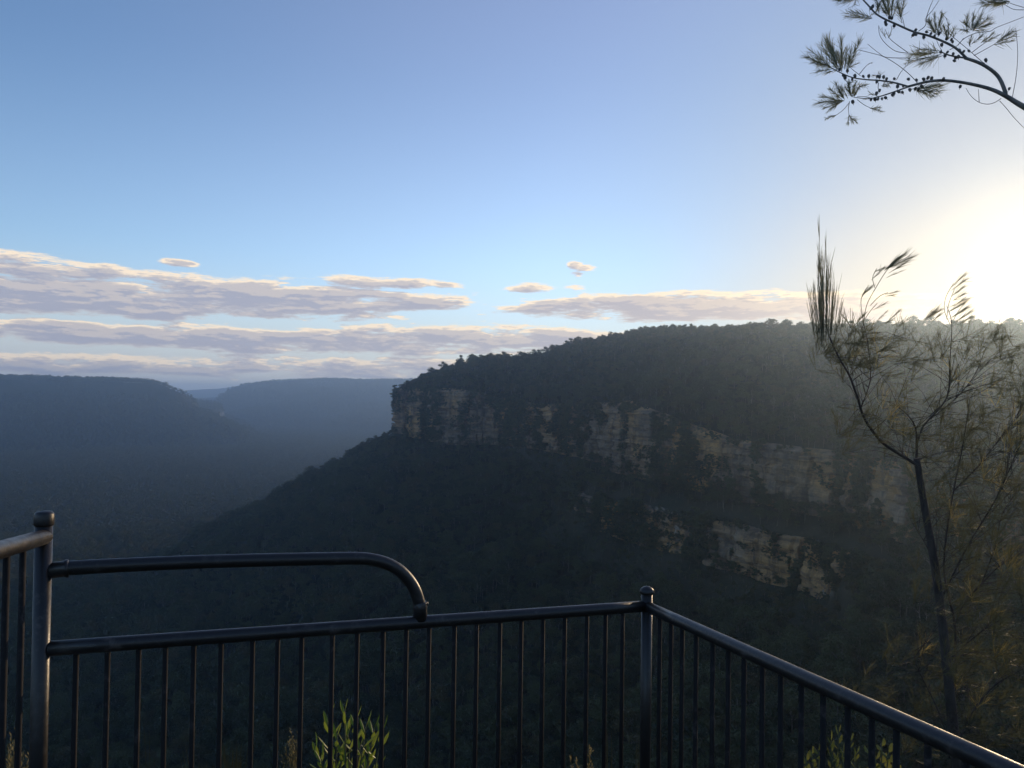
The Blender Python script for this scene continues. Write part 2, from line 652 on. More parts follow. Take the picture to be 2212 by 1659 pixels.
def on_mesh(X, Y):
    """height of the terrain mesh itself"""
    r, az = np.hypot(X, Y), np.arctan2(X, Y)
    i = np.clip(np.searchsorted(RR, r), 1, len(RR) - 1)
    j = np.clip(np.searchsorted(AZ, az), 1, len(AZ) - 1)
    fr = np.clip((r - RR[i - 1]) / (RR[i] - RR[i - 1]), 0, 1)
    fa = np.clip((az - AZ[j - 1]) / (AZ[j] - AZ[j - 1]), 0, 1)
    return (GZ[i - 1, j - 1] * (1 - fr) + GZ[i, j - 1] * fr) * (1 - fa) + (GZ[i - 1, j] * (1 - fr) + GZ[i, j] * fr) * fa


# ------------------------------------------------------------------ cliffs
P = mesa.P
vis = [i for i in range(len(P)) if -.32 < math.atan2(P[i, 0], P[i, 1]) < .85 and np.hypot(*P[i]) < 1150 and (P[i, 1] > 150)]
# keep the run that faces us
i0, i1 = vis[0], vis[-1]
order = list(range(len(P) - 14, len(P))) + [i for i in vis if i < len(P) - 40]
CP, CA = P[order], mesa.A[order]
seg = np.linalg.norm(np.diff(CP, axis=0), axis=1)
S = np.concatenate([[0], np.cumsum(seg)])
ss = np.arange(0, S[-1], .9)
CX, CY = np.interp(ss, S, CP[:, 0]), np.interp(ss, S, CP[:, 1])
CAt = np.stack([np.interp(ss, S, CA[:, k]) for k in range(3)], 1)
TX, TY = np.gradient(CX), np.gradient(CY)
ks = np.ones(9) / 9
TX, TY = np.convolve(np.pad(TX, 4, 'edge'), ks, 'valid'), np.convolve(np.pad(TY, 4, 'edge'), ks, 'valid')
L_ = np.hypot(TX, TY)
sgn = 1 if mesa.ccw else -1
NX, NY = sgn * TY / L_, -sgn * TX / L_


def make_cliff(name, ztop, zbot, doff, nz, seed, keep=None):
    t = np.linspace(0, 1, nz)
    Zt, St = ztop[:, None], ss[:, None]
    Z = Zt + (zbot - ztop)[:, None] * t[None, :]
    Sg = np.broadcast_to(St, Z.shape)
    # strata: horizontal benches that run along the wall, blocks between vertical joints
    zq = Z + .8 * fbm(Sg / 40, Z / 9, seed, 2)
    lay = np.floor(zq / 3.3 + .35 * vnoise(Sg / 25, zq / 30, seed + 12))
    strata = (vnoise(zq / 4.5, zq * 0 + .5, seed + 1) * 2.2 + _h(lay, lay * 0, seed + 14) * 2.6 + vnoise(zq / 1.1, zq * 0 + .5, seed + 2) * .7)
    blk = vnoise(np.floor(Sg / 7 + .6 * vnoise(Sg / 9, Z / 14, seed)), np.floor(Z / 9 + .5 * vnoise(Sg / 12, Z * 0, seed + 4)), seed + 3) * 3.4
    joint = -2.6 * np.clip(1 - np.abs(((Sg + 4 * fbm(Sg / 30, Z / 30, seed + 6, 2)) % 19) - 9.5) / 1.1, 0, 1) * (vnoise(Sg / 19, Z * 0, seed + 8) > .4)
    lump = 2.2 * fbm(Sg / 16, Z / 12, seed + 5, 4)
    d = doff + 3.0 * t[None, :] + 1.3 + strata + blk + joint + lump
    edge = np.clip(t / .06, 0, 1)
    d = d * edge[None, :] + (-3) * (1 - edge[None, :])
    X, Y = CX[:, None] + NX[:, None] * d, CY[:, None] + NY[:, None] * d
    V = np.stack([X, Y, Z], -1).reshape(-1, 3)
    F = grid_faces(len(ss), nz)
    if keep is not None:
        kk = keep[F[:, 0] // nz]
        F = F[kk]
    me = np_mesh(name, V, F if sgn > 0 else F[:, ::-1], [M_ROCK], smooth=False)
    o = bpy.data.objects.new(name, me)
    COL.objects.link(o)
    tag(o, kind='structure')
    return X, Y, Z


c1 = make_cliff('sandstone_cliff', CAt[:, 0] + 1.5, CAt[:, 1] - 3, np.zeros((len(ss), 1)), 96, 101)
w1 = np.maximum(CAt[:, 1] + 75, 8) / .75
lowtop = -75 + 3.0 * fbm(ss / 50, ss * 0, 88, 2)
c2 = make_cliff('lower_sandstone_cliff', lowtop, lowtop * 0 - 103, (3 + w1)[:, None], 54, 201, keep=CAt[:, 2] > .45)


# ------------------------------------------------------------------ gum trees
def gum_arrays(h, crown_w, n, seed, clumps, flat=.58, leaf=.9, bare=.36):
    """trunk tubes and a crown of many leaf-clump faces"""
    rg = np.random.default_rng(seed)
    tr = MB()
    lean = rg.normal(0, .05, 2)
    top = h * .8
    pts = [Vector((lean[0] * z + .12 * math.sin(z * .9 + seed), lean[1] * z + .12 * math.cos(z * .7), z)) for z in np.linspace(-1.5, top, 7)]
    r0 = h * .016
    tr.tube(pts, list(np.linspace(r0, r0 * .3, 7)), 6)
    centres = []
    for k in range(clumps):
        a = rg.uniform(0, 2 * math.pi)
        q = rg.uniform(0, 1)
        z = h * (bare + (1 - bare) * (.12 + .83 * q))
        rad = crown_w * .5 * rg.uniform(.25, .95) * math.sqrt(max(.08, 1 - (2 * q - .85) ** 2 * .8))
        c = Vector((math.cos(a) * rad + lean[0] * z, math.sin(a) * rad + lean[1] * z, z))
        centres.append((c, crown_w * rg.uniform(.16, .27)))
        b = pts[min(6, int(3 + 3 * q * .9))]
        midp = b.lerp(c, .5) + Vector((0, 0, -.05 * h * .5))
        tr.tube([b - Vector((0, 0, h * .08)), midp, c], [r0 * .38, r0 * .25, r0 * .1], 4, cap=False)
    Vs = []
    per = n // clumps
    for c, rad in centres:
        u = rg.normal(size=(per, 3))
        u /= np.linalg.norm(u, axis=1)[:, None]
        u *= (rg.uniform(.1, 1, (per, 1)) ** .5) * rad
        u[:, 2] *= flat
        p = u + np.array(c)
        nn_ = u / rad * 1.1 + rg.normal(size=(per, 3)) * .45 + np.array([0, 0, .35])
        a = np.cross(nn_, rg.normal(size=(per, 3)))
        a /= np.linalg.norm(a, axis=1)[:, None]
        b = np.cross(nn_, a)
        b /= np.linalg.norm(b, axis=1)[:, None]
        s = leaf * rg.uniform(.45, 1.15, (per, 1))
        Vs.append(np.stack([p - a * s * .5, p + b * s * .28, p + a * s * .5, p - b * s * .28], 1).reshape(-1, 3))
    CV = np.concatenate(Vs)
    CF = np.arange(len(CV)).reshape(-1, 4)
    return tr, CV, CF


def joined_tree(name, mats, *a, **k):
    tr, CV, CF = gum_arrays(*a, **k)
    mb = MB()
    mb.v = tr.v + [tuple(v) for v in CV]
    nb = len(tr.v)
    mb.f = tr.f + [tuple(int(x) + nb for x in f) for f in CF]
    mb.m = [1] * len(tr.f) + [0] * len(CF)
    return mb.build(name, mats, smooth=False, link=False)


protos = bpy.data.collections.new('tree_kinds')
specs = [(14, 12, 1500, 11, 14), (12, 12.5, 1500, 12, 13), (16.5, 12, 1600, 13, 15), (11, 10, 1200, 14, 11), (8, 8.5, 1000, 15, 9), (15, 12.5, 1500, 16, 13), (16, 8, 340, 17, 7), (10, 12.5, 1500, 18, 13)]
for i, s in enumerate(specs):
    o = joined_tree('gum_tree_kind', [M_GUM, M_GUMBARK], *s)
    o.name = 'kind_%02d' % i
    protos.objects.link(o)
far_protos = bpy.data.collections.new('far_tree_kinds')
for i, s in enumerate([(15, 11, 220, 31, 9), (13, 10, 220, 32, 8), (17, 10, 220, 33, 9), (10, 9, 180, 34, 7)]):
    o = joined_tree('far_tree_kind', [M_FARGUM, M_GUMBARK], *s, leaf=2.3, bare=.06)
    o.name = 'far_kind_%02d' % i
    far_protos.objects.link(o)
shrubs = bpy.data.collections.new('shrub_kinds')
for i, s in enumerate([(4.5, 5, 420, 41, 6), (3.2, 4.2, 380, 42, 5), (6, 4.5, 460, 43, 7)]):
    o = joined_tree('shrub_kind', [M_GUM, M_GUMBARK], *s, leaf=.7, bare=.1)
    o.name = 'shrub_kind_%02d' % i
    shrubs.objects.link(o)


def instanced(name, pts, scl, coll, nk, label, cat):
    me = bpy.data.meshes.new(name)
    me.vertices.add(len(pts))
    me.vertices.foreach_set('co', np.asarray(pts, np.float32).ravel())
    for an, tp, vals in (('turn', 'FLOAT', RNG.uniform(0, 6.28, len(pts))), ('size', 'FLOAT', scl), ('pick', 'INT', RNG.integers(0, nk, len(pts)))):
        at_ = me.attributes.new(an, tp, 'POINT')
        at_.data.foreach_set('value', np.asarray(vals, np.int32 if tp == 'INT' else np.float32))
    o = bpy.data.objects.new(name, me)
    COL.objects.link(o)
    ng = bpy.data.node_groups.new(name, 'GeometryNodeTree')
    ng.interface.new_socket('Geometry', in_out='INPUT', socket_type='NodeSocketGeometry')
    ng.interface.new_socket('Geometry', in_out='OUTPUT', socket_type='NodeSocketGeometry')
    gi, go = ng.nodes.new('NodeGroupInput'), ng.nodes.new('NodeGroupOutput')
    ip = ng.nodes.new('GeometryNodeInstanceOnPoints')
    ci = ng.nodes.new('GeometryNodeCollectionInfo')
    ci.inputs['Collection'].default_value = coll
    ci.inputs['Separate Children'].default_value = True
    ci.inputs['Reset Children'].default_value = True

    def named(n, t):
        q = ng.nodes.new('GeometryNodeInputNamedAttribute')
        q.data_type = t
        q.inputs['Name'].default_value = n
        return q.outputs['Attribute']
    cx = ng.nodes.new('ShaderNodeCombineXYZ')
    ng.links.new(named('turn', 'FLOAT'), cx.inputs[2])
    ng.links.new(gi.outputs[0], ip.inputs['Points'])
    ng.links.new(ci.outputs[0], ip.inputs['Instance'])
    ip.inputs['Pick Instance'].default_value = True
    ng.links.new(named('pick', 'INT'), ip.inputs['Instance Index'])
    ng.links.new(cx.outputs[0], ip.inputs['Rotation'])
    ng.links.new(named('size', 'FLOAT'), ip.inputs['Scale'])
    ng.links.new(ip.outputs[0], go.inputs[0])
    md = o.modifiers.new('scatter', 'NODES')
    md.node_group = ng
    tag(o, label, cat, kind='stuff')
    return o


def jitter_grid(x0, x1, y0, y1, sp):
    xs, ys = np.meshgrid(np.arange(x0, x1, sp), np.arange(y0, y1, sp))
    xs, ys = xs.ravel(), ys.ravel()
    return xs + RNG.uniform(-.48, .48, len(xs)) * sp, ys + RNG.uniform(-.48, .48, len(xs)) * sp


def seen(X, Y, Z, h, margin=.006):
    """the top of a tree there shows over what stands before it"""
    r = np.hypot(X, Y)
    return (Z + h - 1.7) / r >= grid_lookup(RUN, X, Y) - margin


# near side of the far plateau: trees on the slopes and on the hill above the cliffs
X, Y = jitter_grid(-790, 760, 150, 1300, 6.0)
az = np.arctan2(X, Y)
k = (np.abs(az) < R(39)) & (np.hypot(X, Y) < 1290)
X, Y = X[k], Y[k]
dm, am = mesa.query(X, Y)
Z = height(X, Y, dm, am)
w1m = np.maximum(am[:, 1] + 75, 8) / .75
oncliff = ((dm > -1.5) & (dm < 6.5)) | ((am[:, 2] > .45) & (dm > 1 + w1m) & (dm < 9 + w1m))
k = ~oncliff & seen(X, Y, Z, 18)
# lower trees just at the foot of a wall keep the rock in view
X, Y, Z, dm, am = X[k], Y[k], Z[k], dm[k], am[k]
w1m = np.maximum(am[:, 1] + 75, 8) / .75
size = RNG.uniform(.55, 1.2, len(X))
size *= np.where((dm > 0) & (dm < 3 + w1m), .75, 1) * np.where((dm > 0) & (dm < 26) & (am[:, 2] < .3), .65, 1)
size *= np.where((dm > 0) & (dm > 9 + w1m) & (dm < 46 + w1m) & (am[:, 2] > .45), .42, 1)
size *= .8 + .5 * vnoise(X / 60, Y / 60, 77)
size *= np.where(dm < 0, .76, 1.0)
r_, az_ = np.hypot(X, Y), np.arctan2(X, Y)
rank = np.argsort(r_)
# individuals: the nearest in the frame, and those that stand up on the skyline
inframe = (np.abs(az_) < R(33)) & ((Z + 16 - 1.7) / r_ > -.49) & ((Z + 6 - 1.7) / r_ >= grid_lookup(RUN, X, Y) - .02)
near_i = [i for i in rank if inframe[i] and dm[i] > 0][:170]
top_sl = (Z + 14 * size - 1.7) / r_
sky_sl = np.interp(az_, SKY_AZ, SKY_SL)
crest = [i for i in range(len(X)) if dm[i] < 0 and SKY_AZ[1] < az_[i] < R(33.6) and abs(top_sl[i] - sky_sl[i]) < .007]
random.shuffle(crest)
crest = crest[:125]
rest = np.ones(len(X), bool)
rest[near_i] = False
rest[crest] = False
pts = np.stack([X, Y, Z], 1)
instanced('forest', pts[rest], size[rest], protos, 8, 'dense dark green gum forest covering the slopes below and above the sandstone cliffs', 'forest')

gum_parts = []
for s in specs[:3] + specs[5:6] + specs[7:]:
    tr, CV, CF = gum_arrays(s[0], s[1], s[2] + 300, s[3] + 60, s[4])
    mt = tr.build('trunk', M_GUMBARK, link=False).data
    mc = np_mesh('crown', CV, CF, [M_GUM], smooth=False)
    gum_parts.append((mt, mc))


def place_gum(i, label, group):
    t = empty('gum_tree', tuple(pts[i]), random.uniform(0, 6.28))
    t.scale = (size[i],) * 3
    tag(t, label, 'tree', group)
    mt, mc = random.choice(gum_parts)
    for nm, me in (('trunk', mt), ('crown', mc)):
        c = bpy.data.objects.new(nm, me)
        COL.objects.link(c)
        c.parent = t


for i in near_i:
    place_gum(i, 'dark gum tree low on the shaded gorge slope beyond the railing', 'gum trees on the gorge slope')
for i in crest:
    size[i] *= 1.0
    place_gum(i, 'small gum tree standing up against the sky on the plateau skyline', 'gum trees along the plateau skyline')

# scrub hanging on the ledges and in the gullies of the cliffs
sp, ssz = [], []
# bands of the walls that stand clear of trees, as directions in the photograph's measure
BARE1 = [(858, 905), (950, 1008), (1022, 1062), (1128, 1150), (1170, 1202), (1288, 1350), (1362, 1420), (1438, 1466), (1508, 1648), (1662, 1800), (1818, 1862), (1896, 1950)]
BARE2 = [(1405, 1472), (1556, 1690), (1698, 1795), (1805, 1872)]


def bare(azv, bands):
    m_ = np.zeros(azv.shape, bool)
    for p0, p1 in bands:
        m_ |= (azv > sightline(p0, 950)[0]) & (azv < sightline(p1, 950)[0])
    return m_


for (CXx, CYy, CZz), dens, sd, bands in ((c1, 5200, 5, BARE1), (c2, 2600, 6, BARE2)):
    nS, nZ = CXx.shape
    ii, jj = RNG.integers(2, nS - 2, dens * 3), RNG.integers(1, nZ - 1, dens * 3)
    azv = np.arctan2(CXx[ii, jj], CYy[ii, jj]) + .026 * fbm(CZz[ii, jj] / 16, ss[ii] / 45, sd + 40, 3)
    fr = jj / nZ
    v = .9 * fbm(ss[ii] / 26, CZz[ii, jj] / 14, sd, 3) + .5 * (fr < .10) + .4 * (fr > .86) + .45 * (vnoise((CZz[ii, jj] + .03 * ss[ii]) / 11, ss[ii] / 70, sd + 11) > .72)
    clear = bare(azv, bands)
    v = np.where(clear, v - .15, v + .75)
    kk = np.nonzero((v > .22) & ((sd == 5) | (CAt[ii, 2] > .45)))[0][:dens]
    for q in kk:
        o_ = .2 if clear[q] else 1.0
        sp.append((CXx[ii[q], jj[q]] + NX[ii[q]] * o_ * .6, CYy[ii[q], jj[q]] + NY[ii[q]] * o_ * .6, CZz[ii[q], jj[q]] - (.8 if clear[q] else 2.5)))
        ssz.append(RNG.uniform(.45, 1.0) if clear[q] else RNG.uniform(.9, 2.0))
instanced('cliff_scrub', sp, ssz, shrubs, 3, 'dark scrub clinging to ledges and gullies of the sandstone cliffs', 'scrub')

# woods on the far ridges
X, Y = jitter_grid(-4200, 1700, 950, 6300, 14)
az = np.arctan2(X, Y)
k = (az > R(-38)) & (az < R(3)) & (np.hypot(X, Y) >= 1290)
X, Y = X[k], Y[k]
# skip what lies behind the near plateau
Z = on_mesh(X, Y)
k = seen(X, Y, Z, 14, .02)
X, Y, Z = X[k], Y[k], Z[k] - .4
dl_, _a = left_ridge.query(X, Y)
k = ~((dl_ > -2) & (dl_ < 24) & (vnoise(X / 130, Y / 130, 90) > .38))
X, Y, Z = X[k], Y[k], Z[k]
r = np.hypot(X, Y)
instanced('distant_forest', np.stack([X, Y, Z], 1), RNG.uniform(.65, 1.2, len(X)) * np.interp(r, [1300, 5000], [1.15, 1.5]), far_protos, 4,
          'blue hazy forest covering the far ridges and valley', 'forest')


# ------------------------------------------------------------------ railing
RADP, RADR, RADB = .0224, .0209, .0078
A0, A1 = at(92, 1250, 2.15), at(1397, 1312, 2.95)


def on_fence(px, py, p=A0, q=A1):
    """where the sight line of a photograph measurement meets the upright plane of a fence panel"""
    n = Vector((q.y - p.y, -(q.x - p.x), 0))
    d = ray(px, py)
    t = (p - EYE).dot(n) / d.dot(n)
    return EYE + d * t


rail = empty('safety_railing', (A0.x, A0.y, 0))
tag(rail, 'dark painted tubular steel railing with thin uprights round the lookout edge', 'railing')
OFFS = Vector((0, 0, 0))
# posts
ztop_l = at(97, 1118, 2.15).z
mb = MB()
mb.tube([(A0.x, A0.y, 0), (A0.x, A0.y, ztop_l)], RADP, 24)
post = mb.build('post', M_STEEL, rail)
mb = MB()
mb.lathe((A0.x, A0.y, ztop_l - .022), [(RADP + .0016, 0), (RADP + .003, .004), (RADP + .003, .030), (RADP, .0365), (RADP * .7, .0395), (.004, .041)], 24)
c = mb.build('post_cap', M_STEEL)
c.parent = post
ztop_r = at(1397, 1280, 2.95).z
mb = MB()
mb.tube([(A1.x, A1.y, 0), (A1.x, A1.y, ztop_r)], RADP * .93, 24)
post = mb.build('post', M_STEEL, rail)
mb = MB()
mb.lathe((A1.x, A1.y, ztop_r - .006), [(RADP * .95, 0), (RADP * 1.22, .004), (RADP * 1.27, .013), (RADP * 1.05, .021), (RADP * .6, .028), (.003, .031)], 24)
c = mb.build('post_cap', M_STEEL)
c.parent = post
# middle panel
r0, r1 = on_fence(88.5, 1402), on_fence(1397, 1309)
r0.x, r0.y = A0.x, A0.y
r0 = r0 + (r1 - r0).normalized() * .0165
mb = MB()
mb.tube([r0.lerp(r1, t) for t in np.linspace(0, 1, 12)], RADR, 20)
mb.build('handrail', M_STEEL, rail)


def upright(p_top, zb=.08):
    b = MB()
    b.tube([(p_top.x, p_top.y, zb), (p_top.x, p_top.y, p_top.z)], RADB, 8)
    b.build('baluster', M_BAR, rail)


for px in (165, 233, 300, 358, 419, 478, 546, 600, 652, 718, 772, 828, 878, 927, 982, 1030, 1080, 1126, 1173, 1220, 1268, 1308, 1345):
    t_ = on_fence(px, 1402 - (px - 84) * .0708)
    upright(t_)
mb = MB()
b0, b1 = Vector((A0.x, A0.y, .09)), Vector((A1.x, A1.y, .09))
mb.tube([b0, b1], .017, 12)
mb.build('bottom_rail', M_STEEL, rail)
# the raised tube that bends down to the handrail
arc = [(96, 1233), (150, 1227), (300, 1219), (450, 1213), (600, 1209), (700, 1207), (770, 1206), (805, 1209), (835, 1217), (860, 1230), (880, 1249), (895, 1272), (904, 1297), (908, 1320), (907, 1342)]
ap = [on_fence(*p) for p in arc]
ap[0].x, ap[0].y = A0.x, A0.y
ap[0] = ap[0] + (ap[2] - ap[0]).normalized() * .0165
# smooth the polyline
fine = []
for i in range(len(ap) - 1):
    p0, p1, p2, p3 = ap[max(i - 1, 0)], ap[i], ap[i + 1], ap[min(i + 2, len(ap) - 1)]
    for q in range(4):
        t = q / 4
        fine.append(.5 * ((2 * p1) + (p2 - p0) * t + (2 * p0 - 5 * p1 + 4 * p2 - p3) * t * t + (-p0 + 3 * p1 - 3 * p2 + p3) * t ** 3))
fine.append(ap[-1])
mb = MB()
mb.tube(fine, RADR * .97, 20)
bent = mb.build('bent_rail', M_STEEL, rail)
mb = MB()
q0, q1 = ap[0] + (ap[2] - ap[0]).normalized() * .001, on_fence(144, 1228)
dirv = (q1 - q0).normalized()
mb.lathe(q0, [(RADR * 1.06, 0), (RADR * 1.06, (q1 - q0).length - .006), (RADR * 1.2, (q1 - q0).length - .004), (RADR * 1.2, (q1 - q0).length + .004), (RADR, (q1 - q0).length + .006)], 20, axis=dirv)
c = mb.build('collar', M_STEEL)
c.parent = bent
q0, q1 = on_fence(907, 1340), on_fence(908, 1302)
mb = MB()
mb.lathe(q0, [(RADR * 1.12, 0), (RADR * 1.12, (q1 - q0).length), (RADR, (q1 - q0).length + .004)], 20, axis=(q1 - q0))
c = mb.build('collar', M_STEEL)
c.parent = bent
for px, py in ((921, 1303), (918, 1325)):
    q = on_fence(px, py)
    mb = MB()
    mb.lathe(q - Vector((.004, .006, 0)), [(.008, 0), (.008, .006), (.0055, .010), (.001, .012)], 10, axis=Vector((.9, -.4, .1)))
    c = mb.build('bolt', M_STEEL)
    c.parent = bent
# left panel runs back past the camera, set higher
LQ = at(0, 1188, 1.77)
LP = on_fence(96, 1160)
dl = (LQ - LP)
mb = MB()
mb.tube([LP + dl * t for t in np.linspace(0, 7, 12)], RADR * 1.02, 20)
mb.build('handrail', M_STEEL, rail)
for px in (50, 15, -26, -72, -124, -185, -260):
    n = Vector((dl.y, -dl.x, 0))
    d = ray(px, 1175)
    t = (LP - EYE).dot(n) / d.dot(n)
    p = EYE + d * t
    u = (Vector((p.x, p.y)) - Vector((LP.x, LP.y))).length / Vector((dl.x, dl.y)).length
    p.z = LP.z + dl.z * u
    upright(p)
mb = MB()
e = LP + dl * 7
mb.tube([(A0.x, A0.y, .094), (e.x, e.y, .094)], .017, 12)
mb.build('bottom_rail', M_STEEL, rail)
# right panel comes back towards the camera
RP, RQ = on_fence(1397, 1310), at(2043, 1603, 1.62)
dr = RQ - RP
mb = MB()
mb.tube([RP + dr * t for t in np.linspace(0, 1.9, 12)], RADR, 20)
mb.build('handrail', M_STEEL, rail)
for src in (1931, 1964, 1997, 2038, 2087, 2133, 2179, 2233, 2287, 2348, 2412, 2484, 2555, 2627, 2719, 2830, 2960):
    px = src * .7373
    n = Vector((dr.y, -dr.x, 0))
    d = ray(px, 1500)
    t = (RP - EYE).dot(n) / d.dot(n)
    p = EYE + d * t
    u = (Vector((p.x, p.y)) - Vector((RP.x, RP.y))).length / Vector((dr.x, dr.y)).length
    p.z = RP.z + dr.z * u
    upright(p)
mb = MB()
e = RP + dr * 1.9
mb.tube([(A1.x, A1.y, .092), (e.x, e.y, .092)], .017, 12)
mb.build('bottom_rail', M_STEEL, rail)


# ------------------------------------------------------------------ she-oaks
def jit(v, s):
    return v + Vector((random.gauss(0, s), random.gauss(0, s), random.gauss(0, s)))


def needle(mb, p, d, L, r, wind, segs=3):
    """one thin drooping branchlet"""
    pts = [Vector(p)]
    d = d.normalized()
    for i in range(segs):
        pts.append(pts[-1] + d * (L / segs))
        d = (d + wind * (.32 + .1 * i)).normalized()
    sd_ = Vector((random.gauss(0, 1), random.gauss(0, 1), random.gauss(0, 1))).cross(d)
    sd_.normalize()
    b = len(mb.v)
    for q, w_ in zip(pts, (1, .95, .8, .3)):
        mb.v += [q - sd_ * (r * 1.25 * w_), q + sd_ * (r * 1.25 * w_)]
    for i in range(segs):
        mb.f.append((b + 2 * i, b + 2 * i + 1, b + 2 * i + 3, b + 2 * i + 2))
        mb.m.append(0)


def shoot(mb, base, tip, n, r, spread=.45, nl=.5, wind=Vector((0, 0, 0)), t0=.0, twig=None):
    """a leafy shoot: an axis with branchlets that fan forward from it"""
    base, tip = Vector(base), Vector(tip)
    ax = tip - base
    L = ax.length
    a = ax.normalized()
    (twig or mb).tube([base, base + ax * .35 + wind * L * .02, base + ax * .7 + wind * L * .05], [r * 1.9, r * 1.5, r], 4, cap=False)
    for i in range(n):
        t = t0 + (1 - t0) * random.random() ** .9 * .86
        p = base + ax * t + wind * (L * .07 * t)
        d = jit(a, spread * .55)
        ln = L * nl * random.uniform(.55, 1.1) * (1.12 - .45 * t)
        needle(mb, p, d, ln, r * random.uniform(.75, 1.1), wind)


def pxl(pts, Y, jy=0.0):
    return [at(x, y, Y + (random.uniform(-jy, jy) if jy else 0)) for x, y in pts]


def spline(pts, k=4):
    out = []
    for i in range(len(pts) - 1):
        p0, p1, p2, p3 = pts[max(i - 1, 0)], pts[i], pts[i + 1], pts[min(i + 2, len(pts) - 1)]
        for q in range(k):
            t = q / k
            out.append(.5 * ((2 * p1) + (p2 - p0) * t + (2 * p0 - 5 * p1 + 4 * p2 - p3) * t * t + (-p0 + 3 * p1 - 3 * p2 + p3) * t ** 3))
    out.append(pts[-1])
    return out


def limb(mb, pix, Y, w0, w1, n=8, jy=0.0, y1=None):
    k = len(pix)
    Ys = np.linspace(Y, y1 if y1 else Y, k)
    pts = spline([at(x, y, Ys[i] + (random.uniform(-jy, jy) if jy else 0)) for i, (x, y) in enumerate(pix)])
    rad = list(np.linspace(w0, w1, len(pts)) * .5 * Y / FPX)
    mb.tube(pts, rad, n)
    return pts


# sapling standing on the slope outside the right-hand railing
TY_ = 6.2
base = at(2085, 1780, TY_)
sx, sy = base.x, base.y
zg = float(height(np.array([sx]), np.array([sy]))[0])
tree = empty('she_oak', (sx, sy, zg))
tag(tree, 'wispy she-oak with forked dark trunk and gold-edged needles outside right-hand railing', 'tree')
mb = MB()
tp = [(2085, 1780), (2075, 1700), (2060, 1580), (2045, 1430), (2022, 1240), (1998, 1100), (1980, 990)]
limb(mb, tp, TY_, 26, 13, 10)
lowest = at(2085, 1780, TY_)
mb.tube([(sx + .1, sy, zg - .3), (sx + .05, sy, (zg + lowest.z) / 2), lowest], [.075, .06, .049], 10)
mb.build('trunk', M_SHBARK, tree)
limbs = []
for pix, w0, w1, dy in (
    ([(1982, 1005), (1950, 985), (1905, 955), (1868, 905), (1853, 862), (1835, 812), (1812, 772), (1798, 742), (1788, 715), (1782, 680)], 14, 5, -.1),
    ([(1980, 1000), (1980, 960), (1978, 925), (1962, 898), (1935, 875)], 12, 4, .1),
    ([(1980, 960), (1995, 920), (2018, 895), (2040, 868), (2050, 840), (2052, 780), (2056, 700), (2045, 660)], 9, 3, .25),
    ([(1860, 880), (1880, 820), (1876, 750), (1866, 700)], 5, 3, .0),
    ([(2058, 1560), (2064, 1440), (2062, 1346), (2050, 1290), (2039, 1230), (2045, 1150), (2060, 1060), (2080, 960), (2095, 860)], 13, 5, .3),
    ([(2062, 1350), (2085, 1300), (2120, 1262), (2160, 1222), (2215, 1190), (2280, 1170)], 8, 4, .2),
    ([(2070, 1600), (2100, 1540), (2150, 1480), (2220, 1440)], 9, 5, -.2),
    ([(2050, 1600), (2020, 1520), (1985, 1450), (1970, 1400)], 8, 3, -.2),
    ([(2045, 1430), (2100, 1380), (2150, 1345), (2225, 1310)], 6, 3, .1),
    ([(2060, 1060), (2110, 1010), (2150, 960), (2195, 905), (2240, 860)], 6, 3, .3),
    ([(2010, 905), (2065, 860), (2105, 810), (2130, 750)], 5, 3, .3),
    ([(2022, 1240), (2004, 1185), (1965, 1120)], 5, 2, -.1),
    ([(2120, 1262), (2150, 1180), (2165, 1110), (2200, 1060)], 5, 3, .3),
    ([(2030, 1300), (2090, 1180), (2150, 1080), (2195, 980), (2230, 900)], 8, 4, .1),
):
    mb = MB()
    limbs += limb(mb, pix, TY_ + dy, w0 * .52, w1 * .35, 7, jy=.03)
    mb.build('limb', M_SHBARK, tree)
WIND = Vector((.55, .05, -.10))
mb, tw = MB(), MB()
NR = .0009
px_size = TY_ / FPX


def spray_at(px, py, n, Lp, mbx=None, twx=None):
    c = at(px, py, TY_ + random.uniform(-.45, .6))
    b = random.choice(sorted(limbs, key=lambda q: (q - c).length + max(0, q.z - c.z) * 1.2)[:14])
    if (b - c).length > .75:
        return
    m1 = b.lerp(c, .5) + Vector((0, 0, .12 * (c - b).length))
    (twx or tw).tube([b, b.lerp(m1, .6), m1, c], [.0024, .002, .0016, .001], 4, cap=False)
    for q in range(3):
        a = random.uniform(-.3, 2.0)
        L = Lp * random.uniform(.6, 1.2) * px_size
        tip = c + Vector((math.cos(a) * L, random.uniform(-.4, .4) * L, math.sin(a) * L))
        shoot(mbx or mb, c, tip, n // 3, NR, .6, .7, WIND * .3)


random.seed(21)
for i in range(640):
    u = random.random()
    px = 1800 + 470 * u ** .75
    lo = 730 if px > 1850 else 740
    py = lo + (1640 - lo) * random.random() ** (1.15 if px > 1980 else 1.9)
    if px < 1960 and py > 1010 and py < 1370:
        continue
    if 1960 < px < 2020 and random.random() < .4:
        continue
    if py < 900 and px < 2080 and random.random() < .6:
        continue
    spray_at(px, py, 45, 52)
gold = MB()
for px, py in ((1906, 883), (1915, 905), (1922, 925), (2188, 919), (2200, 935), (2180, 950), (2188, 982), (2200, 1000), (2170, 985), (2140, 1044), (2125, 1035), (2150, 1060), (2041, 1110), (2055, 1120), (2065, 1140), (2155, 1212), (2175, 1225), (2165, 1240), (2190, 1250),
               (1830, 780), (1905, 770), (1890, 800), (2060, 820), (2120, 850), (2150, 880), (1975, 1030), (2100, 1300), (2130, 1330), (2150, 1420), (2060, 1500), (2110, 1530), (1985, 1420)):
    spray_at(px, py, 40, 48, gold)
gold.build('painted_glint_needles', M_GLINT, tree, smooth=False)  # sprays coloured gold where sun glints show
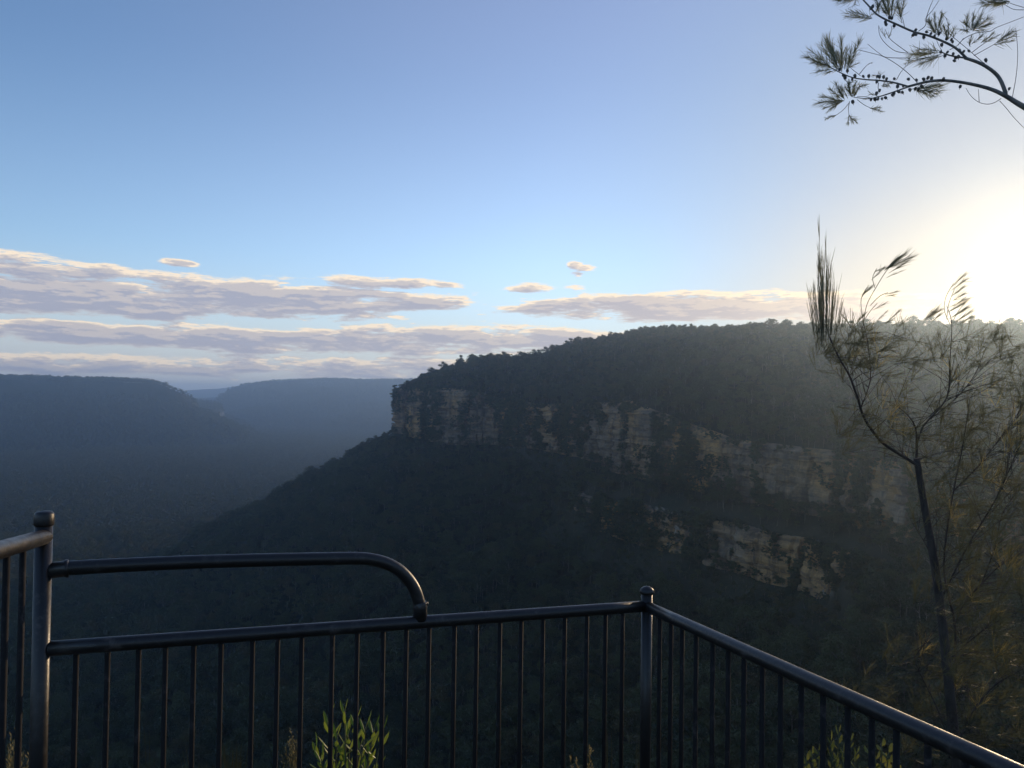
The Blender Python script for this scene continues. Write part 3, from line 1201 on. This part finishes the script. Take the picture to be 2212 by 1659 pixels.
for k in range(26):
    spray_at(random.uniform(1752, 1850), random.uniform(715, 800), 45, 50)
mb.build('needles', M_SHEOAK, tree, smooth=False)
tw.build('twigs', M_SHBARK, tree)

# the leading shoots that rise above the plateau skyline
random.seed(5)
UPW = Vector((.05, 0, .12))
mb = MB()
Yt = TY_ - .1
for bx, by, tx, ty, n in ((1776, 640, 1768, 486, 18), (1772, 600, 1766, 530, 14), (1780, 600, 1784, 510, 9), (1778, 650, 1776, 550, 22), (1770, 640, 1766, 555, 18), (1786, 660, 1791, 560, 18), (1788, 620, 1800, 545, 8)):
    shoot(mb, at(bx, by, Yt), at(tx, ty, Yt + random.uniform(-.12, .12)), n, NR * 1.3, .10, .5, UPW * .15)
for k in range(56):
    off = random.gauss(0, 20)
    off = max(-36, min(36, off))
    bx = 1778 + off * .75
    hgt = random.uniform(60, 150) * (1 - (abs(off) / 48) ** 1.3) + 25
    shoot(mb, at(1780 + off * .7, 728 + random.uniform(-18, 22), Yt), at(1778 + off * 1.25, 705 - hgt, Yt + random.uniform(-.2, .2)), 17, NR * 1.1, .10, .36, UPW * .12, t0=.08)
for k in range(12):
    bx = random.uniform(1805, 1840)
    shoot(mb, at(bx, 708, Yt), at(bx + random.uniform(-2, 9), random.uniform(664, 690), Yt), 8, NR * 1.2, .14, .5, UPW * .12)
sh = mb.build('shoot', M_SHOOT, tree, smooth=False)
mb = MB()
for pix in ([(1866, 700), (1872, 660), (1890, 625), (1915, 585), (1935, 568)], [(1866, 700), (1860, 660), (1862, 640), (1872, 622)], [(1880, 660), (1900, 640), (1918, 632)], [(1890, 622), (1885, 600), (1894, 580)], [(1868, 690), (1880, 672), (1895, 655)]):
    mb.tube(spline(pxl(pix, Yt)), .0026, 4, cap=False)
BLOW = Vector((.75, 0, .06))
for bx, by, tx, ty, n in ((1910, 585, 1955, 548, 38), (1915, 580, 1968, 556, 34), (1920, 590, 1960, 564, 22), (1888, 588, 1912, 578, 18), (1882, 605, 1905, 582, 16), (1915, 600, 1948, 584, 8), (1912, 582, 1940, 556, 30),
                         (1912, 636, 1938, 630, 12), (1912, 640, 1936, 636, 10), (1862, 640, 1886, 616, 14), (1860, 645, 1876, 620, 12), (1885, 670, 1914, 655, 10), (1895, 692, 1915, 674, 14),
                         (1912, 700, 1942, 672, 16), (1850, 700, 1868, 678, 16), (1925, 704, 1948, 694, 10), (1902, 702, 1930, 690, 12), (1935, 706, 1955, 700, 8)):
    shoot(mb, at(bx, by, Yt), at(tx, ty, Yt + random.uniform(-.1, .1)), int(n * 2.2), NR, .26, .7, BLOW * .22)
mb.build('shoot', M_SHOOT, tree, smooth=False)
mb = MB()
for pix in ([(2052, 700), (2040, 670), (2044, 640), (2060, 612)], [(2045, 690), (2050, 655), (2062, 625)], [(2056, 700), (2070, 672), (2085, 655)]):
    mb.tube(spline(pxl(pix, Yt + .25)), .0026, 4, cap=False)
for bx, by, tx, ty, n in ((2056, 620, 2084, 592, 20), (2054, 628, 2086, 603, 20), (2056, 640, 2082, 620, 20), (2058, 650, 2084, 634, 22), (2050, 664, 2088, 645, 26), (2046, 676, 2086, 652, 30), (2048, 690, 2090, 664, 30), (2058, 700, 2098, 672, 28), (2066, 704, 2098, 684, 20),
                         (1996, 690, 2026, 664, 24), (2002, 690, 2034, 668, 24), (1994, 694, 2020, 672, 18), (2010, 696, 2036, 676, 20)):
    shoot(mb, at(bx, by, Yt + .25), at(tx, ty, Yt + .25 + random.uniform(-.1, .1)), int(n * 2.0), NR, .26, .7, BLOW * .22)
mb.build('shoot', M_SHOOT, tree, smooth=False)

# the tree whose coned branch reaches in at the upper right
BY = 3.3


def bz(x, y):
    return (1659 + x * .25, y * .25)


trunk_x = at(2640, 900, BY + .1)
zg = float(height(np.array([trunk_x.x]), np.array([trunk_x.y]))[0])
tree2 = empty('she_oak', (trunk_x.x, trunk_x.y, zg))
tag(tree2, 'dark she-oak branch with small round cones and needle tufts against the upper right sky', 'tree')
j0 = at(2600, 480, BY + .1)
mb = MB()
mb.tube(spline([Vector((trunk_x.x, trunk_x.y, zg - .3)), trunk_x, j0, j0 + Vector((.1, .1, 1.2)), j0 + Vector((.15, .2, 2.6))]), list(np.linspace(.085, .04, 17)), 10)
mb.build('trunk', M_VEILBARK, tree2)


def zl(pix):
    return [bz(*p) for p in pix]


ww = .25
mb = MB()
pts = spline([j0] + [at(*bz(*p), BY) for p in ((3000, 1320), (2500, 1080), (2212, 925), (2040, 822), (1900, 762), (1700, 716), (1520, 695), (1380, 706), (1210, 748))], 5)
mb.tube(pts, [x * ww * .5 * BY / FPX for x in np.interp(np.linspace(0, 1, len(pts)), [0, .3, .45, .65, 1], [70, 50, 36, 27, 20])], 10)
main_b = mb.build('branch', M_VEILBARK, tree2)
for pix, w0, w1 in ((((1210, 748), (1090, 714), (960, 695), (850, 688), (730, 670), (620, 625), (545, 585)), 17, 7),
                    (((1225, 745), (1100, 790), (960, 835), (860, 852), (740, 840)), 15, 6),
                    (((2055, 830), (2040, 765), (1980, 650), (1850, 555), (1700, 500)), 34, 26),
                    (((1700, 500), (1600, 485), (1540, 468), (1480, 440)), 17, 8),
                    (((1720, 508), (1640, 430), (1560, 380), (1400, 312), (1260, 275), (1100, 205), (1000, 160), (930, 115), (870, 50), (820, -5), (770, -70)), 22, 11)):
    mb = MB()
    limb(mb, zl(pix), BY, w0 * ww, w1 * ww, 8)
    mb.build('branch', M_VEILBARK, tree2)
tw = MB()
for pix in (((1870, 550), (1800, 490), (1720, 420), (1600, 320), (1540, 260)), ((1500, 435), (1470, 380), (1455, 340)), ((2110, 845), (2145, 650), (2158, 450), (2140, 240)), ((2000, 870), (2060, 935), (2120, 1010), (2212, 1105), (2300, 1180)),
            ((2015, 850), (1960, 885), (1895, 900), (1820, 882), (1755, 830), (1710, 760)), ((1825, 880), (1818, 770)), ((1290, 715), (1230, 650), (1120, 560), (1000, 490), (900, 460), (780, 430)), ((1230, 502), (1030, 496), (960, 460), (860, 380)),
            ((1210, 460), (1100, 440), (1010, 370), (965, 300), (955, 220)), ((1210, 455), (1120, 390), (1050, 330), (1010, 250)), ((1640, 390), (1700, 330), (1800, 285), (1920, 270), (1980, 235), (2212, 145), (2400, 60)), ((1760, 455), (1860, 380), (1920, 350)),
            ((1780, 480), (1880, 425), (1960, 380)), ((1180, 235), (1165, 165), (1130, 90)), ((790, 640), (830, 590), (860, 560)), ((800, 655), (730, 600), (690, 560)), ((1110, 690), (1150, 620), (1200, 565)), ((1300, 270), (1360, 220), (1370, 150), (1420, 90), (1480, 0)),
            ((1365, 160), (1400, 60), (1440, -30)), ((2212, 85), (2120, 80), (2040, 35)), ((2212, 65), (2100, 30), (2050, 0)), ((900, 160), (820, 155), (760, 145)), ((1570, 430), (1640, 390), (1690, 330)), ((2060, 810), (2085, 775)), ((1870, 550), (1882, 525)),
            ((955, 715), (952, 760), (962, 790)), ((650, 640), (655, 680), (690, 720), (730, 840)), ((770, 860), (830, 905), (890, 935)), ((705, 875), (695, 940), (700, 1000)), ((700, 890), (650, 950), (590, 995)), ((880, 845), (830, 835), (770, 835))):
    limb(tw, zl(pix), BY, 6.5 * ww, 4 * ww, 4, jy=.01)
tw.build('twigs', M_VEILBARK, tree2)
mb = MB()
random.seed(9)
NR2 = .00068
for bx, by, tx, ty, n in ((560, 590, 300, 480, 60), (540, 580, 350, 420, 50), (520, 570, 370, 540, 30), (600, 600, 440, 360, 55), (610, 590, 500, 300, 70), (600, 560, 480, 330, 40), (640, 610, 560, 420, 45), (640, 600, 630, 320, 70), (660, 600, 690, 400, 30), (650, 590, 600, 450, 40), (690, 600, 720, 400, 34), (680, 590, 800, 340, 55), (700, 580, 760, 440, 26),
                         (560, 595, 400, 620, 24), (600, 600, 480, 640, 22), (690, 590, 790, 540, 18), (640, 620, 560, 560, 22),
                         (660, 870, 410, 890, 60), (640, 870, 440, 830, 40), (640, 860, 520, 760, 44), (650, 850, 580, 710, 50), (660, 860, 620, 740, 30), (640, 880, 470, 940, 36), (620, 880, 510, 970, 30), (690, 850, 640, 760, 24),
                         (720, 840, 690, 700, 40), (730, 840, 760, 700, 44), (740, 840, 800, 720, 34), (720, 830, 660, 740, 34), (700, 780, 700, 690, 30), (760, 760, 860, 730, 30), (730, 800, 740, 740, 40), (700, 720, 760, 690, 20),
                         (1230, 770, 1530, 745, 50), (1260, 780, 1500, 790, 46), (1280, 780, 1440, 840, 34), (1300, 770, 1500, 720, 32), (1350, 780, 1480, 820, 24),
                         (1490, 455, 1210, 470, 70), (1490, 470, 1200, 540, 40), (1510, 480, 1300, 560, 40), (1480, 440, 1260, 420, 30), (1230, 500, 1180, 560, 14),
                         (1720, 290, 1720, 120, 40), (1760, 260, 1780, 100, 40), (1780, 260, 1850, 110, 40), (1790, 250, 1920, 140, 44), (1790, 250, 1950, 200, 40), (1760, 260, 1680, 180, 34), (1740, 280, 1670, 250, 30), (1770, 270, 1800, 200, 60), (1780, 260, 1900, 260, 24),
                         (1460, 300, 1370, 170, 34), (1440, 290, 1390, 160, 40), (1450, 300, 1440, 110, 30), (1460, 290, 1510, 100, 34), (1480, 290, 1440, 200, 34), (1500, 290, 1480, 190, 30), (1550, 330, 1510, 200, 28), (1560, 340, 1560, 190, 26), (1570, 330, 1610, 240, 26), (1590, 340, 1630, 280, 16), (1540, 330, 1540, 260, 30),
                         (1760, 380, 1870, 290, 26), (1740, 400, 1760, 310, 26), (1840, 370, 1960, 280, 30), (1860, 370, 2000, 300, 24), (1950, 385, 2140, 250, 40), (1980, 370, 2140, 300, 30), (1960, 385, 2130, 350, 24),
                         (1060, 160, 980, -20, 60), (1050, 150, 1030, -40, 60), (1060, 150, 1090, -40, 50), (1070, 160, 1140, -20, 34), (1160, 200, 1110, 0, 34), (1150, 150, 1180, -20, 40), (960, 120, 930, -40, 34), (930, 110, 980, 0, 40), (1030, 140, 980, 60, 40), (1000, 20, 1060, -60, 40),
                         (900, 160, 640, 110, 34), (830, 155, 660, 140, 26), (900, 150, 700, 90, 28), (880, 140, 960, 80, 14), (800, -10, 570, 10, 40), (790, -30, 600, -10, 40), (770, -30, 740, 60, 14),
                         (2080, 30, 1810, 15, 44), (2060, 20, 1850, 45, 44), (2060, 10, 1880, -10, 34), (2090, 10, 1950, 45, 40),
                         (880, 935, 1000, 965, 26), (890, 935, 980, 925, 16), (700, 1000, 770, 1060, 22), (698, 1000, 690, 1080, 18), (700, 990, 740, 1070, 16), (600, 990, 490, 1030, 22), (590, 995, 520, 1010, 14), (960, 650, 900, 650, 12), (970, 650, 950, 620, 12), (980, 740, 1080, 715, 26), (985, 750, 1050, 735, 18), (860, 560, 905, 535, 8), (1200, 565, 1230, 520, 12),
                         (1020, 330, 960, 240, 10), (1040, 330, 1080, 230, 8), (1490, 100, 1560, 180, 8), (960, 835, 860, 800, 12), (900, 845, 820, 860, 14)):
    dy = random.uniform(-.12, .12)
    shoot(mb, at(*bz(bx, by), BY + dy * .3), at(*bz(tx, ty), BY + dy), int(n * 1.7), NR2, .62, .44, Vector((0, 0, .02)))
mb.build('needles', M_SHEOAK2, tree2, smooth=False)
# cones: one lumpy mesh shape, each cone a part of its own


def cone_mesh():
    c = MB()
    prof = [(.0015, -.0075), (.0045, -.006), (.0058, -.002), (.0058, .002), (.0046, .006), (.0015, .0078)]
    c.lathe((0, 0, 0), prof, 9)
    for i, v in enumerate(c.v):
        q = 1 + .13 * ((i * 7) % 3 - 1)
        c.v[i] = Vector((v.x * q, v.y * q, v.z))
    c.tube([(0, 0, -.013), (0, 0, -.006)], .001, 4)
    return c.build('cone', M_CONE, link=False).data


cm = cone_mesh()
for x, y in ((620, 600), (685, 612), (752, 655), (822, 660), (872, 657), (945, 660), (965, 664), (1000, 665), (1025, 682), (940, 705), (1092, 680), (1213, 684), (1284, 690), (1345, 684), (1382, 672), (1415, 678), (1515, 680), (1660, 748), (2085, 766), (1882, 520),
             (1120, 746), (1170, 742), (1275, 765), (1300, 770), (1225, 776), (1330, 745), (938, 806), (965, 782), (890, 862), (925, 856), (950, 855), (985, 853), (1016, 845), (1075, 822), (1090, 805), (1130, 792), (1163, 797), (732, 880), (668, 672), (728, 686), (655, 650),
             (905, 55), (890, 70), (1015, 192), (1020, 212), (1070, 155), (1050, 150), (1092, 220), (1275, 260), (1255, 300), (1280, 296), (1345, 320), (1370, 276), (1408, 290), (1440, 310), (1480, 290), (1502, 387), (1545, 332), (1585, 342), (1595, 360), (1735, 440), (1690, 445), (1655, 435), (1530, 480), (1550, 450), (1600, 465), (1610, 525), (1620, 500), (1645, 490), (1495, 448)):
    c = bpy.data.objects.new('cone', cm)
    COL.objects.link(c)
    c.parent = tree2
    c.location = at(*bz(x, y), BY + random.uniform(-.015, .01)) - tree2.location
    c.rotation_euler = (random.uniform(-.6, .6), random.uniform(-.8, .8), random.uniform(0, 6))
    s = random.uniform(.85, 1.15)
    c.scale = (s, s, s)


# ------------------------------------------------------------------ plants at the railing
def ground_z(x, y):
    return float(height(np.array([x]), np.array([y]))[0])


def shrub(name, stems, Y, mat, label, L, W, per, cat='shrub', roundish=False, group=None):
    """stems: (base x, tip x, tip y) in photograph measure"""
    b0 = at(stems[0][0], 1700, Y)
    gz = ground_z(b0.x, b0.y)
    o = empty(name, (b0.x, b0.y, gz))
    tag(o, label, cat, group)
    st, lf = MB(), MB()
    for bx, tx, ty in stems:
        Yj = Y + random.uniform(-.08, .08)
        tip = at(tx, ty, Yj)
        g = at(bx, 1700, Yj)
        bse = Vector((b0.x + (g.x - b0.x) * .5, b0.y + (g.y - b0.y) * .5, gz - .02))
        p = spline([bse, bse.lerp(tip, .5) + Vector((random.gauss(0, .01), 0, .01)), tip], 5)
        st.tube(p, list(np.linspace(.0045, .0018, len(p))), 5)
        top = Vector((0, 0, 1))
        ax = (tip - bse).normalized()
        for k in range(per):
            t = 1 - (k / per) * .62
            q = bse.lerp(tip, t)
            i = min(int(t * (len(p) - 1)), len(p) - 2)
            q = p[i].lerp(p[i + 1], t * (len(p) - 1) - i)
            a = k * 2.4 + random.uniform(-.3, .3)
            out = Vector((math.cos(a), math.sin(a), 0))
            tilt = random.uniform(.35, .75) if t < .96 else random.uniform(.1, .3)
            d = ax * (1 - tilt * .5) + out * tilt
            lf.leaf(q, d, L * random.uniform(.7, 1.1) * (.75 + .25 * (1 - abs(t - .75))), W * random.uniform(.8, 1.15), up=out, bend=random.uniform(-.15, .12))
    st.build('stems', M_STEM, o)
    lf.build('leaves', mat, o)
    return o


random.seed(31)
shrub('leafy_shrub', [(740, 745, 1535), (700, 708, 1560), (690, 682, 1622), (775, 768, 1560), (790, 790, 1572), (800, 808, 1575), (815, 826, 1580), (735, 728, 1590), (760, 752, 1585), (700, 694, 1640), (780, 778, 1610), (740, 740, 1625), (805, 800, 1625)], 2.95, M_LEAF,
      'bright yellow-green leafy shrub behind the middle of the railing', .072, .015, 9)
shrub('leafy_shrub', [(1815, 1812, 1582), (1790, 1795, 1600), (1840, 1836, 1602), (1850, 1850, 1628), (1780, 1778, 1640), (1820, 1822, 1625), (1800, 1806, 1640)], 2.75, M_LEAF2,
      'olive shrub with upright leaf tips behind the right-hand railing panel', .042, .012, 16)
shrub('leafy_shrub', [(1885, 1880, 1618), (1900, 1905, 1612), (1915, 1920, 1625), (1890, 1892, 1640), (1930, 1935, 1640)], 2.65, M_LEAF2,
      'low round-leaved shrub beside the olive shrub beyond the right-hand railing panel', .034, .024, 13)
shrub('leafy_shrub', [(1758, 1754, 1628), (1765, 1768, 1620), (1745, 1742, 1644)], 2.8, M_LEAF2,
      'small golden round-leaved shrub left of the olive shrub beyond the railing', .030, .020, 12)
def tuft(px, py_top, Y, n, spread, label, seedhead=False, cat='grass', group=None):
    b = at(px, 1690, Y)
    gz = ground_z(b.x, b.y)
    o = empty('grass_tuft', (b.x, b.y, gz))
    tag(o, label, cat, group)
    mb = MB()
    H = at(px, py_top, Y).z - gz
    hd = MB()
    for k in range(n):
        a = random.uniform(0, 6.28)
        s = spread * random.random() ** .7
        h = H * random.uniform(.72, 1.0)
        p0 = Vector((b.x + random.gauss(0, .012), b.y + random.gauss(0, .012), gz - .01))
        p1 = p0 + Vector((math.cos(a) * s * .3, math.sin(a) * s * .3, h * .55))
        p2 = p0 + Vector((math.cos(a) * s, math.sin(a) * s, h))
        p3 = p2 + Vector((math.cos(a) * s * .7, math.sin(a) * s * .7, -.02 * s))
        mb.tube(spline([p0, p1, p2], 4), [.0016, .0016, .0015, .0014, .0013, .0012, .001, .0008, .0004], 3, cap=False)
        if seedhead:
            for q in range(22):
                t = .62 + .38 * q / 22
                c = p1.lerp(p2, max(0, (t - .5) * 2))
                hd.leaf(c, Vector((random.gauss(0, .5), random.gauss(0, .5), 1)), .016, .004)
    mb.build('blades', M_GRASS, o)
    if seedhead:
        hd.build('seed_head', M_GRASS, o)
    return o


random.seed(17)
tuft(505, 1598, 2.75, 70, .06, 'dense golden grass tuft at the foot of the railing below the raised tube')
tuft(632, 1555, 2.85, 14, .05, 'tall feathery grass stalks left of the bright green shrub', True)
tuft(345, 1560, 2.7, 7, .10, 'thin dry grass blades under the left half of the handrail')
tuft(430, 1610, 2.7, 12, .10, 'short sparse grass between the thin blades and the dense golden tuft')
tuft(575, 1625, 2.75, 12, .08, 'short dry grass between the dense tuft and the feathery stalks')
tuft(28, 1560, 2.5, 26, .06, 'brownish grass clump behind the two leftmost uprights', True)
tuft(1262, 1600, 3.05, 6, .09, 'nodding grass with pale seed heads below the long handrail', True)
tuft(1318, 1545, 3.1, 4, .05, 'single tall green stalks just left of the corner post')
tuft(1372, 1570, 3.15, 4, .05, 'thin grass stalks right beside the capped corner post')
tuft(265, 1635, 2.6, 10, .08, 'low grass tuft by the second and third uprights')

# ------------------------------------------------------------------ air
mb = MB()
hx0, hx1, hy0, hy1, hz0, hz1 = -11500, 11500, -11500, 12000, -800, 128
v = [(x, y, z) for z in (hz0, hz1) for (x, y) in ((hx0, hy0), (hx1, hy0), (hx1, hy1), (hx0, hy1))]
mb.v = [Vector(p) for p in v]
mb.f = [(3, 2, 1, 0), (4, 5, 6, 7), (0, 1, 5, 4), (1, 2, 6, 5), (2, 3, 7, 6), (3, 0, 4, 7)]
m, nt, out = new_mat('valley_haze')
pv = N(nt, 'ShaderNodeVolumePrincipled')
pv.inputs['Color'].default_value = (.55, .745, 1, 1)
pv.inputs['Density'].default_value = 1.85e-4
pv.inputs['Anisotropy'].default_value = .80
for s in ('Density Attribute', 'Color Attribute', 'Temperature Attribute'):
    if s in pv.inputs:
        pv.inputs[s].default_value = ''
nt.links.new(pv.outputs[0], out.inputs['Volume'])
m.cycles.homogeneous_volume = True
haze = mb.build('haze', m, smooth=False)
tag(haze, kind='stuff')

# ------------------------------------------------------------------ light and sky
sd = ray(2285, 578).normalized()
SUN_AZ, SUN_EL = math.atan2(sd.x, sd.y), math.asin(sd.z)
ld = bpy.data.lights.new('sun', 'SUN')
ld.energy = 2.0
ld.angle = R(.5)
ld.color = (1, .73, .45)
lo = bpy.data.objects.new('sun', ld)
lo.rotation_euler = sd.to_track_quat('Z', 'Y').to_euler()
lo.location = (300, 300, 200)
COL.objects.link(lo)

w = bpy.data.worlds.new('World')
scene.world = w
w.use_nodes = True
nt = w.node_tree
nt.nodes.clear()
out = nt.nodes.new('ShaderNodeOutputWorld')
bg = nt.nodes.new('ShaderNodeBackground')
sky = nt.nodes.new('ShaderNodeTexSky')
sky.sky_type = 'NISHITA'
sky.sun_disc = False
sky.sun_elevation = SUN_EL
sky.sun_rotation = SUN_AZ
sky.altitude = 600
sky.air_density = .92
sky.dust_density = .04
sky.ozone_density = 2.4
tc = nt.nodes.new('ShaderNodeTexCoord')
sp_ = nt.nodes.new('ShaderNodeSeparateXYZ')
nt.links.new(tc.outputs['Generated'], sp_.inputs[0])
sx_, sy_, sz_ = sp_.outputs
hor = math_n(nt, 'SQRT', math_n(nt, 'ADD', math_n(nt, 'MULTIPLY', sx_, sx_), math_n(nt, 'MULTIPLY', sy_, sy_)))
U = math_n(nt, 'ARCTAN2', sx_, sy_)
Vv = math_n(nt, 'DIVIDE', sz_, hor)
# clouds: centre x, y, half width, half height, weight
CLOUDS = [(120, 640, 420, 50, 1.1), (560, 642, 420, 44, 1.1), (880, 652, 190, 22, .8), (60, 578, 220, 30, .8), (378, 566, 28, 6, .3), (406, 570, 22, 5, .3), (800, 612, 130, 16, .7), (955, 615, 40, 8, .4),
          (1242, 573, 13, 10, .35), (1258, 580, 21, 6, .3), (1247, 592, 15, 9, .35), (1150, 622, 50, 10, .4), (1240, 624, 24, 8, .35), (1490, 664, 480, 34, 1.1), (1760, 664, 330, 34, 1), (400, 728, 950, 30, .95), (1050, 733, 480, 30, .95), (200, 788, 800, 24, .7), (900, 795, 500, 24, .65)]


def cloud_density(U, Vv):
    cv = nt.nodes.new('ShaderNodeCombineXYZ')
    nt.links.new(math_n(nt, 'MULTIPLY', U, 8.0), cv.inputs[0])
    nt.links.new(math_n(nt, 'MULTIPLY', Vv, 42.0), cv.inputs[1])
    nzc = noise_n(nt, cv.outputs[0], 1.6, 9, .54)
    nzf = noise_n(nt, cv.outputs[0], 9.0, 6, .65)
    D = None
    for cx, cy, hw, hh, wt in CLOUDS:
        u0, v0 = sightline(cx, cy)
        u1, _ = sightline(cx + hw, cy)
        _, v1 = sightline(cx, cy - hh)
        a, b = abs(u1 - u0), abs(v1 - v0)
        du = math_n(nt, 'DIVIDE', math_n(nt, 'SUBTRACT', U, u0), a)
        dv = math_n(nt, 'DIVIDE', math_n(nt, 'SUBTRACT', Vv, v0), b)
        q = math_n(nt, 'ADD', math_n(nt, 'MULTIPLY', du, du), math_n(nt, 'MULTIPLY', dv, dv))
        q = math_n(nt, 'MULTIPLY', math_n(nt, 'SUBTRACT', 1.0, q), wt)
        D = q if D is None else math_n(nt, 'MAXIMUM', D, q)
    D = math_n(nt, 'MAXIMUM', D, -1.2)
    nn = math_n(nt, 'ADD', math_n(nt, 'MULTIPLY', math_n(nt, 'SUBTRACT', nzc, .5), 3.6), math_n(nt, 'MULTIPLY', math_n(nt, 'SUBTRACT', nzf, .5), 1.0))
    return math_n(nt, 'ADD', D, nn)


DN = cloud_density(U, Vv)
DUP = cloud_density(math_n(nt, 'ADD', U, .006), math_n(nt, 'ADD', Vv, .0055))
grad = mapr(nt, math_n(nt, 'SUBTRACT', DN, DUP), -.02, .36)
alpha = mapr(nt, math_n(nt, 'ADD', DN, math_n(nt, 'MULTIPLY', grad, .16)), -.04, .52)
thick = mapr(nt, DN, .12, .75)
# angle to the sun
dp = nt.nodes.new('ShaderNodeVectorMath')
dp.operation = 'DOT_PRODUCT'
nt.links.new(tc.outputs['Generated'], dp.inputs[0])
dp.inputs[1].default_value = sd
ang = math_n(nt, 'ARCCOSINE', dp.outputs['Value'])
g1 = math_n(nt, 'EXPONENT', math_n(nt, 'MULTIPLY', ang, -3.4))
# sky base
# the pale aureole round the low sun, warmer towards the horizon
base_c = mixc(nt, mapr(nt, ang, .08, .62, .92, 0.0), sky.outputs[0], (2.35, 2.35, 2.35))
base_c = mixc(nt, math_n(nt, 'MULTIPLY', mapr(nt, ang, .04, .46, 1.0, 0.0), mapr(nt, Vv, .05, .30, 1.0, 0.0)), base_c, (3.8, 2.8, 1.5))
base_c = mixc(nt, mapr(nt, Vv, .14, .44, 1.0, 0.0), base_c, (.33, .32, .30), 'ADD')
base_c = mixc(nt, 1.0, base_c, (.05, .05, .2), 'ADD')
base_c = mixc(nt, math_n(nt, 'MULTIPLY', mapr(nt, ang, .28, .60), mapr(nt, ang, .5, 1.25, 1.0, .06)), base_c, (.50, .20, 0.0), 'ADD')
g3 = math_n(nt, 'EXPONENT', math_n(nt, 'MULTIPLY', ang, -28.0))
aur = nt.nodes.new('ShaderNodeVectorMath')
aur.operation = 'SCALE'
aur.inputs[0].default_value = (8, 5.4, 2.2)
nt.links.new(g3, aur.inputs['Scale'])
CL_LIT = (5.6, 4.6, 3.4)
CL_BODY = (1.95, 2.0, 2.5)
lit = mixc(nt, g1, CL_LIT, (6.4, 4.5, 2.4))
body = mixc(nt, g1, CL_BODY, (4.6, 3.0, 1.8))
litf = math_n(nt, 'ADD', math_n(nt, 'MULTIPLY', math_n(nt, 'SUBTRACT', 1.0, thick), math_n(nt, 'ADD', math_n(nt, 'MULTIPLY', grad, 1.05), .30)), math_n(nt, 'MULTIPLY', grad, .30), clamp=True)
ccol = mixc(nt, litf, body, lit)
base_c = mixc(nt, mapr(nt, Vv, .0, .19, .85, 0.0), base_c, mixc(nt, g1, (3.0, 3.0, 3.3), (4.3, 2.9, 1.5)))
fin = mixc(nt, math_n(nt, 'MULTIPLY', alpha, .92), base_c, ccol)
addn = nt.nodes.new('ShaderNodeVectorMath')
addn.operation = 'ADD'
nt.links.new(fin, addn.inputs[0])
nt.links.new(aur.outputs[0], addn.inputs[1])
nt.links.new(addn.outputs[0], bg.inputs['Color'])
bg.inputs['Strength'].default_value = .15
nt.links.new(bg.outputs[0], out.inputs['Surface'])

# ------------------------------------------------------------------ render settings
vs = scene.view_settings
scene.display_settings.display_device = 'sRGB'
vs.view_transform = 'Standard'
vs.look = 'None'
vs.exposure = 0.45
vs.gamma = 1.0
vs.use_curve_mapping = False
scene.render.engine = 'CYCLES'
cy = scene.cycles
cy.use_denoising = True
cy.max_bounces = 6
cy.diffuse_bounces = 3
cy.glossy_bounces = 2
cy.transmission_bounces = 3
cy.volume_bounces = 1
cy.use_adaptive_sampling = True
cy.adaptive_threshold = .02
cy.caustics_reflective = False
cy.caustics_refractive = False
